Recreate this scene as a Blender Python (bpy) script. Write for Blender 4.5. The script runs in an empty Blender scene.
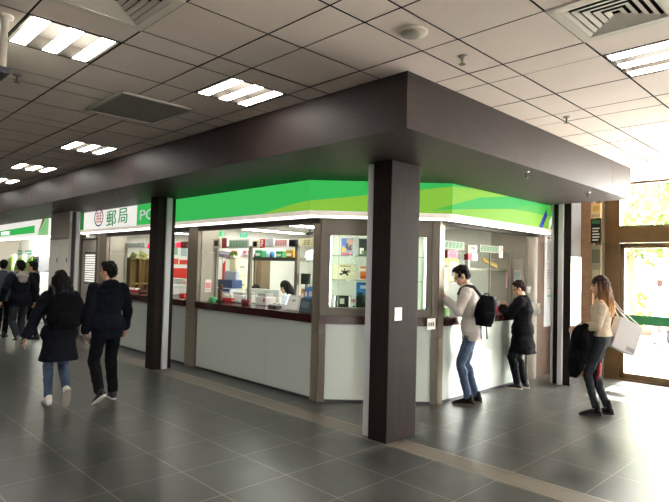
import bpy, bmesh, math, random
from mathutils import Vector, Matrix, noise
random.seed(7)
PI = math.pi
SC = bpy.context.scene
COL = SC.collection
V = Vector

# ------------------------------------------------------------------ camera model
FPX, YAW, PITCH, ROLL, EYE = 550.119, 0.793062, 0.033201, 0.025208, 1.70
FW = V((math.cos(PITCH)*math.cos(YAW), math.cos(PITCH)*math.sin(YAW), math.sin(PITCH)))
_rt = V((math.sin(YAW), -math.cos(YAW), 0)); _up = _rt.cross(FW)
RT = _rt*math.cos(ROLL) + _up*math.sin(ROLL)
UP = -_rt*math.sin(ROLL) + _up*math.cos(ROLL)
CAM = V((0, 0, EYE))
def ray(x, y): return FW*FPX + RT*(x-334.5) - UP*(y-251)
def pX(x, y, X):            # world point on the plane X = const seen at a photo position
    d = ray(x, y); return CAM + d*(X/d.x)
def pY(x, y, Y):
    d = ray(x, y); return CAM + d*(Y/d.y)
def pZ(x, y, Z):
    d = ray(x, y); return CAM + d*((Z-EYE)/d.z)

cd = bpy.data.cameras.new('camera'); cam = bpy.data.objects.new('camera', cd); COL.objects.link(cam)
cd.sensor_fit = 'HORIZONTAL'; cd.sensor_width = 36; cd.lens = FPX/669*36; cd.clip_start = 0.05; cd.clip_end = 300
m = Matrix((RT, UP, -FW)).transposed().to_4x4(); m.translation = CAM
cam.matrix_world = m; SC.camera = cam

# ------------------------------------------------------------------ materials
def lin(h):
    h = h.lstrip('#'); out = []
    for i in (0, 2, 4):
        c = int(h[i:i+2], 16)/255
        out.append(c/12.92 if c <= .04045 else ((c+.055)/1.055)**2.4)
    return (*out, 1)
MATS = {}
def mat(name, hexc, rough=.5, metal=0, emit=0, dim=1, spec=.5, var=0, vscale=6, bump=0, bscale=40, stretch=None, coat=0):
    if name in MATS: return MATS[name]
    m = bpy.data.materials.new(name); m.use_nodes = True
    nt = m.node_tree; b = nt.nodes['Principled BSDF']
    c = lin(hexc)
    b.inputs['Base Color'].default_value = (c[0]*dim, c[1]*dim, c[2]*dim, 1); b.inputs['Roughness'].default_value = rough
    b.inputs['Metallic'].default_value = metal; b.inputs['Specular IOR Level'].default_value = spec
    if coat: b.inputs['Coat Weight'].default_value = coat; b.inputs['Coat Roughness'].default_value = .1
    if emit:
        b.inputs['Emission Color'].default_value = c; b.inputs['Emission Strength'].default_value = emit
    if var or bump:
        tc = nt.nodes.new('ShaderNodeTexCoord'); mp = nt.nodes.new('ShaderNodeMapping')
        nt.links.new(tc.outputs['Object'], mp.inputs['Vector'])
        if stretch: mp.inputs['Scale'].default_value = stretch
        if var:
            n = nt.nodes.new('ShaderNodeTexNoise'); n.inputs['Scale'].default_value = vscale; n.inputs['Detail'].default_value = 5
            nt.links.new(mp.outputs[0], n.inputs['Vector'])
            mr = nt.nodes.new('ShaderNodeMapRange'); mr.inputs[1].default_value = .3; mr.inputs[2].default_value = .7
            mr.inputs[3].default_value = 1-var; mr.inputs[4].default_value = 1+var
            nt.links.new(n.outputs[0], mr.inputs[0])
            mx = nt.nodes.new('ShaderNodeVectorMath'); mx.operation = 'SCALE'; mx.inputs[0].default_value = c[:3]
            nt.links.new(mr.outputs[0], mx.inputs['Scale']); nt.links.new(mx.outputs[0], b.inputs['Base Color'])
        if bump:
            n2 = nt.nodes.new('ShaderNodeTexNoise'); n2.inputs['Scale'].default_value = bscale
            nt.links.new(mp.outputs[0], n2.inputs['Vector'])
            bp = nt.nodes.new('ShaderNodeBump'); bp.inputs['Strength'].default_value = bump; bp.inputs['Distance'].default_value = .01
            nt.links.new(n2.outputs[0], bp.inputs['Height']); nt.links.new(bp.outputs[0], b.inputs['Normal'])
    MATS[name] = m; return m
def glass(name, hexc='#ffffff', gloss=.08, k=.4):
    if name in MATS: return MATS[name]
    m = bpy.data.materials.new(name); m.use_nodes = True; nt = m.node_tree
    for n in list(nt.nodes): nt.nodes.remove(n)
    o = nt.nodes.new('ShaderNodeOutputMaterial'); mx = nt.nodes.new('ShaderNodeMixShader')
    t = nt.nodes.new('ShaderNodeBsdfTransparent'); g = nt.nodes.new('ShaderNodeBsdfGlossy')
    t.inputs[0].default_value = lin(hexc); g.inputs['Roughness'].default_value = .03
    lw0 = nt.nodes.new('ShaderNodeLayerWeight'); lw = nt.nodes.new('ShaderNodeMath'); lw.operation = 'POWER'; lw.inputs[1].default_value = 4; nt.links.new(lw0.outputs['Facing'], lw.inputs[0])
    ad = nt.nodes.new('ShaderNodeMath'); ad.operation = 'MULTIPLY_ADD'; ad.inputs[1].default_value = k; ad.inputs[2].default_value = gloss*.05
    nt.links.new(lw.outputs[0], ad.inputs[0]); nt.links.new(ad.outputs[0], mx.inputs[0])
    nt.links.new(t.outputs[0], mx.inputs[1]); nt.links.new(g.outputs[0], mx.inputs[2]); nt.links.new(mx.outputs[0], o.inputs[0])
    MATS[name] = m; return m
def tile_mat(name, hexc, grout, x0, y0, rough=.29, size=.607):
    m = bpy.data.materials.new(name); m.use_nodes = True; nt = m.node_tree; b = nt.nodes['Principled BSDF']
    N = nt.nodes.new; L = nt.links.new
    g = N('ShaderNodeNewGeometry'); mp = N('ShaderNodeMapping'); mp.inputs['Location'].default_value = (-x0, -y0, 0)
    L(g.outputs['Position'], mp.inputs['Vector'])
    br = N('ShaderNodeTexBrick'); br.offset = 0; br.squash = 1
    br.inputs['Scale'].default_value = 1; br.inputs['Brick Width'].default_value = size; br.inputs['Row Height'].default_value = .607
    br.inputs['Mortar Size'].default_value = .0036; br.inputs['Mortar Smooth'].default_value = .3; br.inputs['Bias'].default_value = 0
    c = lin(hexc); k = .84
    br.inputs['Color1'].default_value = c; br.inputs['Color2'].default_value = (c[0]*k, c[1]*k, c[2]*k, 1); br.inputs['Mortar'].default_value = lin(grout)
    L(mp.outputs[0], br.inputs['Vector'])
    n = N('ShaderNodeTexNoise'); n.inputs['Scale'].default_value = 2.2; n.inputs['Detail'].default_value = 8; n.inputs['Roughness'].default_value = .6
    L(g.outputs['Position'], n.inputs['Vector'])
    mr = N('ShaderNodeMapRange'); mr.inputs[1].default_value = .3; mr.inputs[2].default_value = .7; mr.inputs[3].default_value = .62; mr.inputs[4].default_value = 1.42
    L(n.outputs[0], mr.inputs[0])
    sc = N('ShaderNodeVectorMath'); sc.operation = 'SCALE'; L(br.outputs['Color'], sc.inputs[0]); L(mr.outputs[0], sc.inputs['Scale'])
    L(sc.outputs[0], b.inputs['Base Color'])
    m2 = N('ShaderNodeMapRange'); m2.inputs[1].default_value = .3; m2.inputs[2].default_value = .7; m2.inputs[3].default_value = rough; m2.inputs[4].default_value = rough+.04
    L(n.outputs[0], m2.inputs[0]); L(m2.outputs[0], b.inputs['Roughness'])
    b.inputs['Specular IOR Level'].default_value = .45
    MATS[name] = m; return m

WOOD = mat('dark_wood_laminate', '#261f1d', .6, spec=.1, var=.16, vscale=5, stretch=(6, 6, .6))
WOODH = mat('dark_wood_laminate_beam', '#332a28', .5, spec=.2, var=.14, vscale=5, stretch=(.6, .6, 8))
GUIDE = mat('painted_steel_guide', '#c2c4c8', .4)
BLACK = mat('black_rubber', '#15151a', .5)
BRONZE = mat('bronze_aluminium', '#8a7f70', .42, metal=.35)
BRONZED = mat('bronze_dark', '#5e564c', .42, metal=.3)
BPANEL = mat('greige_panel', '#a49d90', .45, var=.04)
MILK = mat('milky_glass_panel', '#c3ccc5', .15, coat=.3)
MAROON = mat('maroon_granite', '#3c1c1c', .22, var=.25, vscale=60)
GREEN = mat('sign_green', '#35ab50', .6, spec=.08, emit=.72, dim=.2)
LIME = mat('sign_lime', '#8cc742', .6, spec=.08, emit=.55, dim=.2)
MIDGREEN = mat('sign_mid_green', '#4fb54c', .6, spec=.08, emit=.6, dim=.2)
DGREEN = mat('sign_dark_green', '#178a3c', .35, emit=.4, dim=.4)
SWHITE = mat('sign_white', '#f2efe8', .6, spec=.1, emit=.6, dim=.6)
SRED = mat('sign_red', '#cf3238', .6, spec=.1, emit=.1)
SBLUE = mat('sign_blue', '#27318a', .6, spec=.1, emit=.1)
CREAM = mat('cream_trim', '#d8cfc2', .6, spec=.1, emit=.45)
WHITE = mat('white_paint', '#e4e2da', .55, var=.02)
WPLAST = mat('white_plastic', '#e6e6e2', .35)
TILEC = mat('ceiling_tile', '#dfd0c6', .8, var=.04, vscale=2, bump=.03)
PLENUM = mat('plenum_black', '#0c0b0a', .9)
LAMP = mat('fluorescent_white', '#fffaf2', .5, emit=20)
LAMPK = mat('kiosk_lamp_white', '#fffdf4', .5, emit=15)
STEEL = mat('brushed_steel', '#9b9a95', .3, metal=.8)
GREYP = mat('grey_plastic', '#8d8d88', .5)
DGREY = mat('dark_grey_plastic', '#33343a', .45)
SCREEN = mat('dark_screen', '#10121a', .15)
PAPER = mat('paper_white', '#dedcd6', .8, spec=.1)
PINKP = mat('paper_pink', '#e6a9b4', .8)
LEDRED = mat('led_red', '#ff2a4a', .4, emit=1.6)
BROWNF = mat('brown_door_frame', '#5b4527', .45, var=.1)
TANT = mat('tan_tile', '#9b7b5f', .5, var=.12, vscale=12)
BRICK = mat('brown_mosaic', '#4c3b30', .5, var=.25, vscale=25)
GLASS = glass('clear_glass', '#f6f9f7', .02, .1); DOORGLASS = glass('door_glass', '#fbfdfb')
COLS = {}
def C(hexc, rough=.6, **k):
    key = 'paint_' + hexc.strip('#') + ('%d' % int(rough*100))
    k.setdefault('spec', .2); return MATS.get(key) or mat(key, hexc, rough, **k)

# ------------------------------------------------------------------ mesh building
class MB:
    def __init__(s): s.v = []; s.f = []; s.m = []; s.mats = []; s.smooth = []
    def mi(s, mt):
        if mt is None: return 0
        if mt not in s.mats: s.mats.append(mt)
        return s.mats.index(mt)
    def add(s, vs, fs, mt=None, M=None, smooth=False):
        o = len(s.v); k = s.mi(mt)
        s.v += [tuple(M @ V(p)) if M else tuple(p) for p in vs]
        for f in fs: s.f.append([i+o for i in f]); s.m.append(k); s.smooth.append(smooth)
        return s
    def box(s, a, b, mt=None, M=None, bev=0):
        x0, y0, z0 = [min(p, q) for p, q in zip(a, b)]; x1, y1, z1 = [max(p, q) for p, q in zip(a, b)]
        if bev:
            bev = min(bev, (x1-x0)*.45, (y1-y0)*.45, (z1-z0)*.45)
            bm = bmesh.new(); bmesh.ops.create_cube(bm, size=1)
            for v in bm.verts: v.co = V((x0+(v.co.x+.5)*(x1-x0), y0+(v.co.y+.5)*(y1-y0), z0+(v.co.z+.5)*(z1-z0)))
            bmesh.ops.bevel(bm, geom=bm.edges[:], offset=bev, segments=2, affect='EDGES', profile=.5)
            bm.verts.ensure_lookup_table(); bm.verts.index_update()
            s.add([v.co[:] for v in bm.verts], [[v.index for v in f.verts] for f in bm.faces], mt, M); bm.free(); return s
        return s.add([(x0,y0,z0),(x1,y0,z0),(x1,y1,z0),(x0,y1,z0),(x0,y0,z1),(x1,y0,z1),(x1,y1,z1),(x0,y1,z1)],
                     [(3,2,1,0),(4,5,6,7),(0,1,5,4),(1,2,6,5),(2,3,7,6),(3,0,4,7)], mt, M)
    def prism(s, poly, z0, z1, mt=None, M=None, topmt=None):
        n = len(poly)
        area = sum(poly[i][0]*poly[(i+1) % n][1]-poly[(i+1) % n][0]*poly[i][1] for i in range(n))
        if area < 0: poly = poly[::-1]
        vs = [(p[0], p[1], z0) for p in poly]+[(p[0], p[1], z1) for p in poly]
        s.add(vs, [[(i), (i+1) % n, (i+1) % n+n, i+n] for i in range(n)]+[list(range(n))[::-1]], mt, M)
        o = len(s.v)-2*n; s.f.append([o+n+i for i in range(n)]); s.m.append(s.mi(topmt or mt)); s.smooth.append(False)
        return s
    def loft(s, rings, mt=None, M=None, smooth=True, cap=True):   # rings: lists of points, same count
        n = len(rings[0]); vs = [p for r in rings for p in r]; fs = []
        for k in range(len(rings)-1):
            for i in range(n):
                j = (i+1) % n; fs.append([k*n+i, k*n+j, (k+1)*n+j, (k+1)*n+i])
        if cap: fs.append(list(range(n))[::-1]); fs.append([(len(rings)-1)*n+i for i in range(n)])
        return s.add(vs, fs, mt, M, smooth)
    def tube(s, pts, r, mt=None, n=10, M=None, smooth=True):
        pts = [V(p) for p in pts]; rs = r if isinstance(r, (list, tuple)) else [r]*len(pts); rings = []
        u = None
        for i, p in enumerate(pts):
            d = ((pts[min(i+1, len(pts)-1)]-pts[max(i-1, 0)])).normalized()
            if u is None: u = d.orthogonal().normalized()
            u = (u-d*u.dot(d)).normalized(); w = d.cross(u)
            rings.append([p+(u*math.cos(2*PI*k/n)+w*math.sin(2*PI*k/n))*rs[i] for k in range(n)])
        return s.loft(rings, mt, M, smooth)
    def cyl(s, c, r, h, mt=None, n=20, r2=None, M=None):
        return s.tube([c, V(c)+V((0,0,h))], [r, r if r2 is None else r2], mt, n, M)
    def ell(s, c, r, mt=None, nu=16, nv=10, M=None, R=None):
        c = V(c); rings = []
        R = R or Matrix.Identity(3)
        for j in range(nv+1):
            a = -PI/2 + PI*(j*.98+.01*nv)/nv
            rings.append([c+R@V((r[0]*math.cos(a)*math.cos(2*PI*i/nu), r[1]*math.cos(a)*math.sin(2*PI*i/nu), r[2]*math.sin(a))) for i in range(nu)])
        return s.loft(rings, mt, M)
    def cap(s, a, b, ra, rb, mt=None, n=12):                     # tapered capsule
        a = V(a); b = V(b); d = (b-a).normalized()
        pts = []; rs = []
        for t in (-1, -.9, -.6, -.3): pts.append(a+d*ra*t); rs.append(ra*math.sqrt(max(1-t*t, .002)))
        pts.append(a); rs.append(ra); pts.append(b); rs.append(rb)
        for t in (.3, .6, .9, 1): pts.append(b+d*rb*t); rs.append(rb*math.sqrt(max(1-t*t, .002)))
        return s.tube(pts, rs, mt, n)
    def mesh(s, name):
        me = bpy.data.meshes.new(name); me.from_pydata(s.v, [], s.f)
        for mt in s.mats: me.materials.append(mt)
        for p, k, sm in zip(me.polygons, s.m, s.smooth): p.material_index = k; p.use_smooth = sm
        me.update(); return me
def link(name, me, parent=None, mt=None, M=None):
    o = bpy.data.objects.new(name, me); COL.objects.link(o)
    if mt and not me.materials: me.materials.append(mt)
    if parent is not None: o.parent = parent
    if M: o.matrix_local = M
    return o
def part(name, mb, mt=None, parent=None, label=None):
    o = link(name, mb.mesh(name), parent, mt)
    if label: o['label'] = label
    return o
def tag(o, label, cat, group=None, kind=None):
    o['label'] = label; o['category'] = cat
    if group: o['group'] = group
    if kind: o['kind'] = kind
    return o
def struct(name, mb, mt=None, parent=None, label=None):
    o = part(name, mb, mt, parent)
    if parent is None: o['kind'] = 'structure'
    if label: o['label'] = label
    return o
def thing(name, label, cat, loc=(0,0,0), rz=0, group=None):
    o = bpy.data.objects.new(name, None); COL.objects.link(o); o.empty_display_size = .1
    o.location = loc; o.rotation_euler = (0, 0, rz); return tag(o, label, cat, group)
def solo(name, mb, label, cat, mt=None, group=None, loc=None, rz=0):
    o = tag(part(name, mb, mt), label, cat, group)
    if loc is not None: o.location = loc; o.rotation_euler = (0, 0, rz)
    return o
def dup(root, loc, rz=None, label=None, group=None):
    r = root.copy(); COL.objects.link(r); r.location = loc
    if rz is not None: r.rotation_euler = (0, 0, rz)
    if label: r['label'] = label
    if group: r['group'] = group
    for ch in list(root.children):
        c = ch.copy(); COL.objects.link(c); c.parent = r
        for g in list(ch.children):
            d = g.copy(); COL.objects.link(d); d.parent = c
    return r
def text_mesh(body, size, mt, depth=.004):
    cu = bpy.data.curves.new('txt', 'FONT'); cu.body = body; cu.size = size; cu.extrude = depth; cu.align_x = 'CENTER'; cu.align_y = 'CENTER'
    o = bpy.data.objects.new('txt', cu); COL.objects.link(o); bpy.context.view_layer.update()
    me = bpy.data.meshes.new_from_object(o.evaluated_get(bpy.context.evaluated_depsgraph_get()))
    bpy.data.objects.remove(o); me.materials.clear(); me.materials.append(mt); return me
# orientation matrices: local x = reading direction, local y = up, local z = towards the viewer
def faceX(p): return Matrix(((0,0,-1,p[0]),(-1,0,0,p[1]),(0,1,0,p[2]),(0,0,0,1)))      # on a plane that looks towards -X
def faceY(p): return Matrix(((1,0,0,p[0]),(0,0,-1,p[1]),(0,1,0,p[2]),(0,0,0,1)))       # on a plane that looks towards -Y
# ================================================================== SETTING
CEIL, SOF = 3.26, 2.81
KX, KY = 4.85, 4.10                                   # counter front planes of the kiosk
XE = 9.84                                             # glazed end wall
FT1 = tile_mat('floor_tile_hall', '#40413e', '#8f897f', 4.18-.607*20, 2.30-.607*20)
FT2 = tile_mat('floor_tile_kiosk_side', '#40413e', '#8f897f', 4.47, 2.30-.607*20)
STRIP = mat('beige_granite_strip', '#655c51', .4, var=.12, vscale=45)
STEELTRIM = mat('steel_trim', '#b5ab9c', .3, metal=.6)
b = MB(); b.box((-6, -6, -.1), (4.2, 21, 0)); struct('floor', b, FT1)
b = MB(); b.box((4.47, -6, -.1), (XE+.1, 21, 0)); struct('floor', b, FT2)
b = MB(); b.box((4.2, -6, -.1), (4.47, 21, .001), STRIP)
for x in (4.2, 4.462): b.box((x, -6, 0), (x+.008, 21, .002), STEELTRIM)
struct('trim_1', b, label='beige granite strip across the floor')

# ceiling of lay-in panels, open where the fittings sit
XL = []; YL = []
for k in range(-5, 7):
    for d in (0, .605, 1.21): XL.append(.995+1.515*k+d)
for k in range(-6, 13):
    for d in (0, .595, 1.19): YL.append(2.33+1.485*k+d)
XL = [x for x in XL if -6 < x < XE]+[XE]; YL = [y for y in YL if -6 < y < 21]
LIGHTS = [(.995, 3.815), (2.51, 3.815), (2.51, 7.38), (2.51, 9.755), (2.51, 12.13), (4.025, .845), (2.51, 14.5),
          (.995, .25), (-.52, 1.44), (5.54, -2.125), (-2.035, 6.785), (-.52, 8.27), (.995, 12.725)]  # entries past the labelled ones are added out of view to light the hall
LIGHTS = [(min(XL, key=lambda v: abs(v-x)), min(YL, key=lambda v: abs(v-y))) for x, y in LIGHTS]
DIFF = [(3.12, .845), (.995, 2.925)]
DIFF = [(min(XL, key=lambda v: abs(v-x)), min(YL, key=lambda v: abs(v-y))) for x, y in DIFF]
b = MB(); g = .0065
for i in range(len(XL)-1):
    for j in range(len(YL)-1):
        x0, x1, y0, y1 = XL[i], XL[i+1], YL[j], YL[j+1]
        if any(abs(x0-a[0]) < .02 and abs(y0-a[1]) < .02 for a in LIGHTS+DIFF): continue
        if x0 > 3.4 and y0 > 2.7 and x1 < 8.5: continue
        t = random.uniform(0, .003)
        b.box((x0+g, y0+g, CEIL+.001+t), (x1-g, y1-g, CEIL+.03+t), PLENUM); b.add([(x0+g, y0+g, CEIL+t), (x0+g, y1-g, CEIL+t), (x1-g, y1-g, CEIL+t), (x1-g, y0+g, CEIL+t)], [(0, 1, 2, 3)], TILEC)  # tile edges coloured black so the gaps read as shaded
b.box((-6, -6, CEIL+.16), (XE+.1, 21, CEIL+.2), PLENUM)
struct('ceiling', b)

WALLP = mat('wall_paint', '#b9b2a6', .7, var=.03)
b = MB(); b.box((-6.15, -6, 0), (-6, 21, CEIL+.2)); struct('wall_left', b, C('#6a645b', .7))
b = MB(); b.box((-6, 20.6, 0), (XE+.1, 20.75, CEIL+.2)); struct('wall_back', b, WALLP)
# window wall behind the photographer
b = MB(); b.box((-6, -6.1, 0), (XE+.1, -6, .9), WALLP); b.box((-6, -6.1, 2.7), (XE+.1, -6, CEIL+.2), WALLP); b.box((-6, -6.1, .9), (-5.5, -6, 2.7), WALLP); b.box((-2.3, -6.1, .9), (7.0, -6, 2.7), WALLP)
for x in (-5.5, -4.4, -3.35, -2.4, 7.0, 7.9, 8.8, 9.7):
    b.box((x, -6.12, 0), (x+.1, -5.98, CEIL), BROWNF)
struct('wall_front', b)
b = MB(); b.box((7.0, -6.06, .9), (XE, -6.05, 2.7)); struct('window_1', b, DOORGLASS)
b = MB(); b.box((-5.5, -6.06, .9), (-2.3, -6.05, 2.7)); struct('added_window', b, DOORGLASS)  # unseen window added to bring daylight onto the ceiling

# end wall: solid pier, then the glazed entrance
b = MB(); b.box((XE-.02, 3.42, 0), (XE+.1, 20.7, CEIL+.2)); b.box((XE-.02, -6, 0), (XE+.1, -.06, CEIL+.2), WALLP); struct('wall_right', b, TANT)
b = MB()
b.box((XE-.05, 3.19, 0), (XE+.08, 3.42, CEIL))                       # jamb against the pier
b.box((XE-.05, -.1, 2.26), (XE+.08, 3.19, 2.54))                      # transom beam
for y in (1.55, .0): b.box((XE-.04, y-.06, 0), (XE+.06, y+.06, CEIL))
b.box((XE-.03, -.1, CEIL-.03), (XE+.08, 3.19, CEIL+.2))
struct('window_frame_1', b, BROWNF)
b = MB(); b.box((XE+.01, 0, 2.54), (XE+.02, 3.19, CEIL-.03)); struct('window_2', b, DOORGLASS)
b = MB(); b.box((XE-.07, -.06, 0), (XE+.12, 3.3, .03)); struct('trim_2', b, BROWNF)
GRN = mat('green_band_film', '#2c7a4c', .5)
for k, (ya, yb) in enumerate(((1.61, 3.19), (.06, 1.49))):
    b = MB(); s = .075
    b.box((XE-.035, ya, .03), (XE+.05, yb, .12)); b.box((XE-.035, ya, 2.17), (XE+.05, yb, 2.25))
    b.box((XE-.035, ya, .03), (XE+.05, ya+s, 2.25)); b.box((XE-.035, yb-s, .03), (XE+.05, yb, 2.25))
    d = struct('door_%d' % (k+1), b, BROWNF)
    p = MB(); p.box((XE, ya+s, .12), (XE+.01, yb-s, 2.17)); part('glass_pane', p, DOORGLASS, d)
    p = MB(); p.box((XE-.008, ya+s, .925), (XE-.002, yb-s, 1.075)); part('safety_band', p, GRN, d, 'green band across the glass')

# outside
GROUND = mat('pale_paving', '#cac6c1', .8, var=.05)
b = MB(); b.box((XE+.1, -40, -.12), (70, 50, -.02)); struct('ground_outside', b, GROUND)
b = MB(); b.box((-40, -6.1, -.12), (-6.15, 50, -.02)); struct('ground_outside', b, GROUND)
b = MB(); b.box((-40, -40, -.12), (XE+.1, -6.1, -.02)); struct('ground_outside', b, GROUND)

# ------------------------------------------------------------------ ceiling fittings
REFL = mat('lamp_reflector', '#3a352d', .8)
def ceiling_light(x0, y0, label):
    w, d = .605, .595
    t = thing('ceiling_light', label, 'ceiling light', (x0+w/2, y0+d/2, CEIL), 0, 'recessed ceiling lights')
    h = MB(); a, c = w/2-.006, d/2-.006
    h.box((-a, -c, .10), (a, c, .115)); h.box((-a, -c, 0), (-a+.012, c, .10)); h.box((a-.012, -c, 0), (a, c, .10))
    h.box((-a, -c, 0), (a, -c+.012, .10)); h.box((-a, c-.012, 0), (a, c, .10))
    part('housing', h, REFL, t)
    for k in (-1, 0, 1):
        l = MB(); x = k*.212
        pts = [(-.048, .004), (-.048, -.001), (.048, -.001), (.048, .004)]
        l.loft([[(x+p[0], -c+.02, p[1]) for p in pts], [(x+p[0], c-.02, p[1]) for p in pts]], smooth=False)
        part('lamp_tube', l, LAMP, t)
    return t
LN = ['bright three-tube ceiling light beside the air diffuser, nearest of the long row',
      'bright three-tube ceiling light close to the dark canopy, in front of the grey return grille',
      'three-tube ceiling light next beyond the grey return grille',
      'small three-tube ceiling light second beyond the grey return grille',
      'three-tube ceiling light at the far dim end of the hall ceiling',
      'blown-out bright ceiling light beside the square air diffuser near the glass entrance']
for k, (x, y) in enumerate(LIGHTS):
    if k in (0, 1): pass
    ceiling_light(x, y, LN[k] if k < len(LN) else 'three-tube recessed ceiling light added out of view to light the hall')

def diffuser(x0, y0, label):
    w, d = .605, .595
    t = thing('air_diffuser', label, 'air vent', (x0+w/2, y0+d/2, CEIL), 0, 'square ceiling air diffusers')
    f = MB(); a, c = w/2-.004, d/2-.004
    for (xa, ya, xb, yb) in ((-a, -c, a, -c+.06), (-a, c-.06, a, c), (-a, -c+.06, -a+.06, c-.06), (a-.06, -c+.06, a, c-.06)):
        f.box((xa, ya, -.006), (xb, yb, .012))
    part('frame', f, C('#cfc8bb'), t)
    bk = MB(); bk.box((-a, -c, .11), (a, c, .12)); part('duct_backing', bk, PLENUM, t)
    for k in range(5):
        r = .235-k*.046; r2 = r-.020; z0, z1 = -.004, .004; l = MB()
        for q in range(4):
            R = Matrix.Rotation(q*PI/2, 4, 'Z')
            vs = [(-r2+.008, -r2+.008, z1), (r2-.008, -r2+.008, z1), (r, -r, z0), (-r, -r, z0)]
            vs2 = [(p[0]*.985, p[1]*.985, p[2]+.004) for p in vs]
            l.add(vs+vs2, [(0,1,2,3), (7,6,5,4), (0,4,5,1), (1,5,6,2), (2,6,7,3), (3,7,4,0)], None, R)
        part('louvre_ring', l, C('#dcd5ca'), t)
    return t
diffuser(*DIFF[0], 'square louvred air diffuser in the ceiling near the glass entrance')
diffuser(*DIFF[1], 'square louvred air diffuser beside the nearest three-tube light over the hall')

t = thing('return_grille', 'large dark grey mesh return grille in the ceiling over the hall', 'air vent', (2.42, 5.3, CEIL))
f = MB(); a, c = .37, .44
for (xa, ya, xb, yb) in ((-a, -c, a, -c+.03), (-a, c-.03, a, c), (-a, -c, -a+.03, c), (a-.03, -c, a, c)): f.box((xa, ya, -.02), (xb, yb, 0))
part('frame', f, C('#b9b2a6'), t)
f = MB(); f.box((-a+.03, -c+.03, -.008), (a-.03, c-.03, -.002)); part('mesh_panel', f, mat('grille_mesh', '#8a877d', .8, var=.25, vscale=160), t)

t = thing('ceiling_speaker', 'round cream ceiling speaker above the front column', 'speaker', (2.82, 2.19, CEIL))
f = MB(); f.tube([(0,0,0), (0,0,-.008), (0,0,-.012)], [.10, .10, .085], n=28); part('rim', f, C('#cdc4b6'), t)
f = MB(); f.tube([(0,0,-.012), (0,0,-.02), (0,0,-.024)], [.08, .075, .04], n=28); part('speaker_mesh', f, C('#a59d90', .8), t)

def sprinkler(p, label, drop=.06):
    t = thing('ceiling_sprinkler', label, 'sprinkler', p, 0, 'ceiling sprinkler heads')
    f = MB(); f.tube([(0,0,0), (0,0,-.006), (0,0,-.014)], [.035, .034, .012], n=16); part('escutcheon', f, STEEL, t)
    f = MB(); f.tube([(0,0,-.012), (0,0,-drop*.7), (0,0,-drop)], [.009, .007, .006], n=8); f.tube([(0,0,-drop), (0,0,-drop-.004)], [.024, .024], n=14)
    part('deflector', f, C('#6d6353', .4), t)
sprinkler((3.38, 2.17, CEIL), 'small sprinkler head in the ceiling beside the canopy corner over the front column')
sprinkler((1.28, 5.14, CEIL), 'small sprinkler head in the ceiling before the nearest three-tube light')
sprinkler((5.38, 2.25, CEIL), 'small sprinkler head in the ceiling near the bright entrance light')
sprinkler((7.91, 2.25, CEIL), 'small sprinkler head in the blown-out ceiling beside the entrance')
sprinkler((.95, 9.9, CEIL), 'small sprinkler head among the far ceiling lights')
for (px, py), l in (((98, 190), 'small pendent sprinkler under the canopy above the round postal emblem'), ((46.5, 203), 'small pendent sprinkler under the canopy by the grey pier'),
              ((6, 213), 'small pendent sprinkler under the canopy before the teller machines'), ((531, 171), 'small pendent sprinkler under the canopy above the tricolour sign end'), ((588, 192), 'small pendent sprinkler under the canopy end near the entrance')):
    p = pZ(px, py, SOF); p.x = max(p.x, 3.5); p.y = max(p.y, 2.78); sprinkler(p, l, .07)

# hanging direction sign at the top corner of the view
t = thing('hanging_sign', 'pale hanging sign on a steel pole from the ceiling beside the nearest light', 'sign', (.9, 3.95, CEIL))
f = MB(); f.tube([(0,0,0), (0,0,-.02), (0,0,-.021), (0,0,-.34)], [.05, .05, .021, .021], n=14); part('pole', f, C('#c4b9ad', .4), t)
f = MB(); f.box((-.03, -.04, -.38), (.03, .75, -.34)); part('bracket', f, DGREY, t)
f = MB(); f.box((-.025, .08, -.335), (.025, .75, -.02), bev=.006); part('sign_board', f, C('#c2cbc2'), t)

# ------------------------------------------------------------------ canopy over the kiosk
b = MB(); b.prism([(3.35, 2.64), (8.55, 2.64), (8.55, 3.9), (8.3, 3.9), (8.3, 4.2), (5.2, 4.2), (5.2, 20.5), (3.35, 20.5)], SOF, CEIL+.02)
cn = tag(part('canopy', b, WOODH), 'dark wood laminate canopy wrapping over the post office counter', 'canopy')
for y in (5.0, 7.4, 9.8, 12.2, 14.6): f = MB(); f.box((3.3485, y, SOF+.003), (3.352, y+.006, CEIL)); part('panel_seam', f, BLACK, cn)
for x in (5.6, 7.8): f = MB(); f.box((x, 2.6385, SOF+.003), (x+.006, 2.642, CEIL)); part('panel_seam', f, BLACK, cn)

# ------------------------------------------------------------------ columns
def column(x0, y0, x1, y1, h, label, guides):
    t = thing('column', label, 'column', ((x0+x1)/2, (y0+y1)/2, 0)); w, d = (x1-x0)/2, (y1-y0)/2
    c = MB(); c.box((-w, -d, 0), (w, d, h), bev=.006); part('cladding', c, WOOD, t)
    for gd in guides:
        cx, cy, sx, sy = gd; q = MB(); q.box((cx-sx-(x0+x1)/2, cy-sy-(y0+y1)/2, 0.003), (cx+sx-(x0+x1)/2, cy+sy-(y0+y1)/2, h-.002), bev=.004)
        part('shutter_guide', q, GUIDE, t, 'pale grey shutter guide rail')
    return t
column(4.21, 3.49, 4.68, 3.73, SOF, 'nearest dark wood column at the corner of the counter, with a small white notice', [(4.30, 3.79, .04, .06), (4.735, 3.67, .055, .04)])
c2 = column(4.21, 8.40, 4.53, 8.66, SOF, 'dark column beside the walking couple, in front of the sign lettering', [(4.40, 8.375, .045, .025)])
c3 = column(8.57, 3.49, 8.95, 3.76, CEIL, 'column near the entrance with a tall white poster, beside the waiting woman', [(8.545, 3.635, .025, .035), (8.55, 3.77, .02, .012)])
for c in (c2, c3): pass
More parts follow.
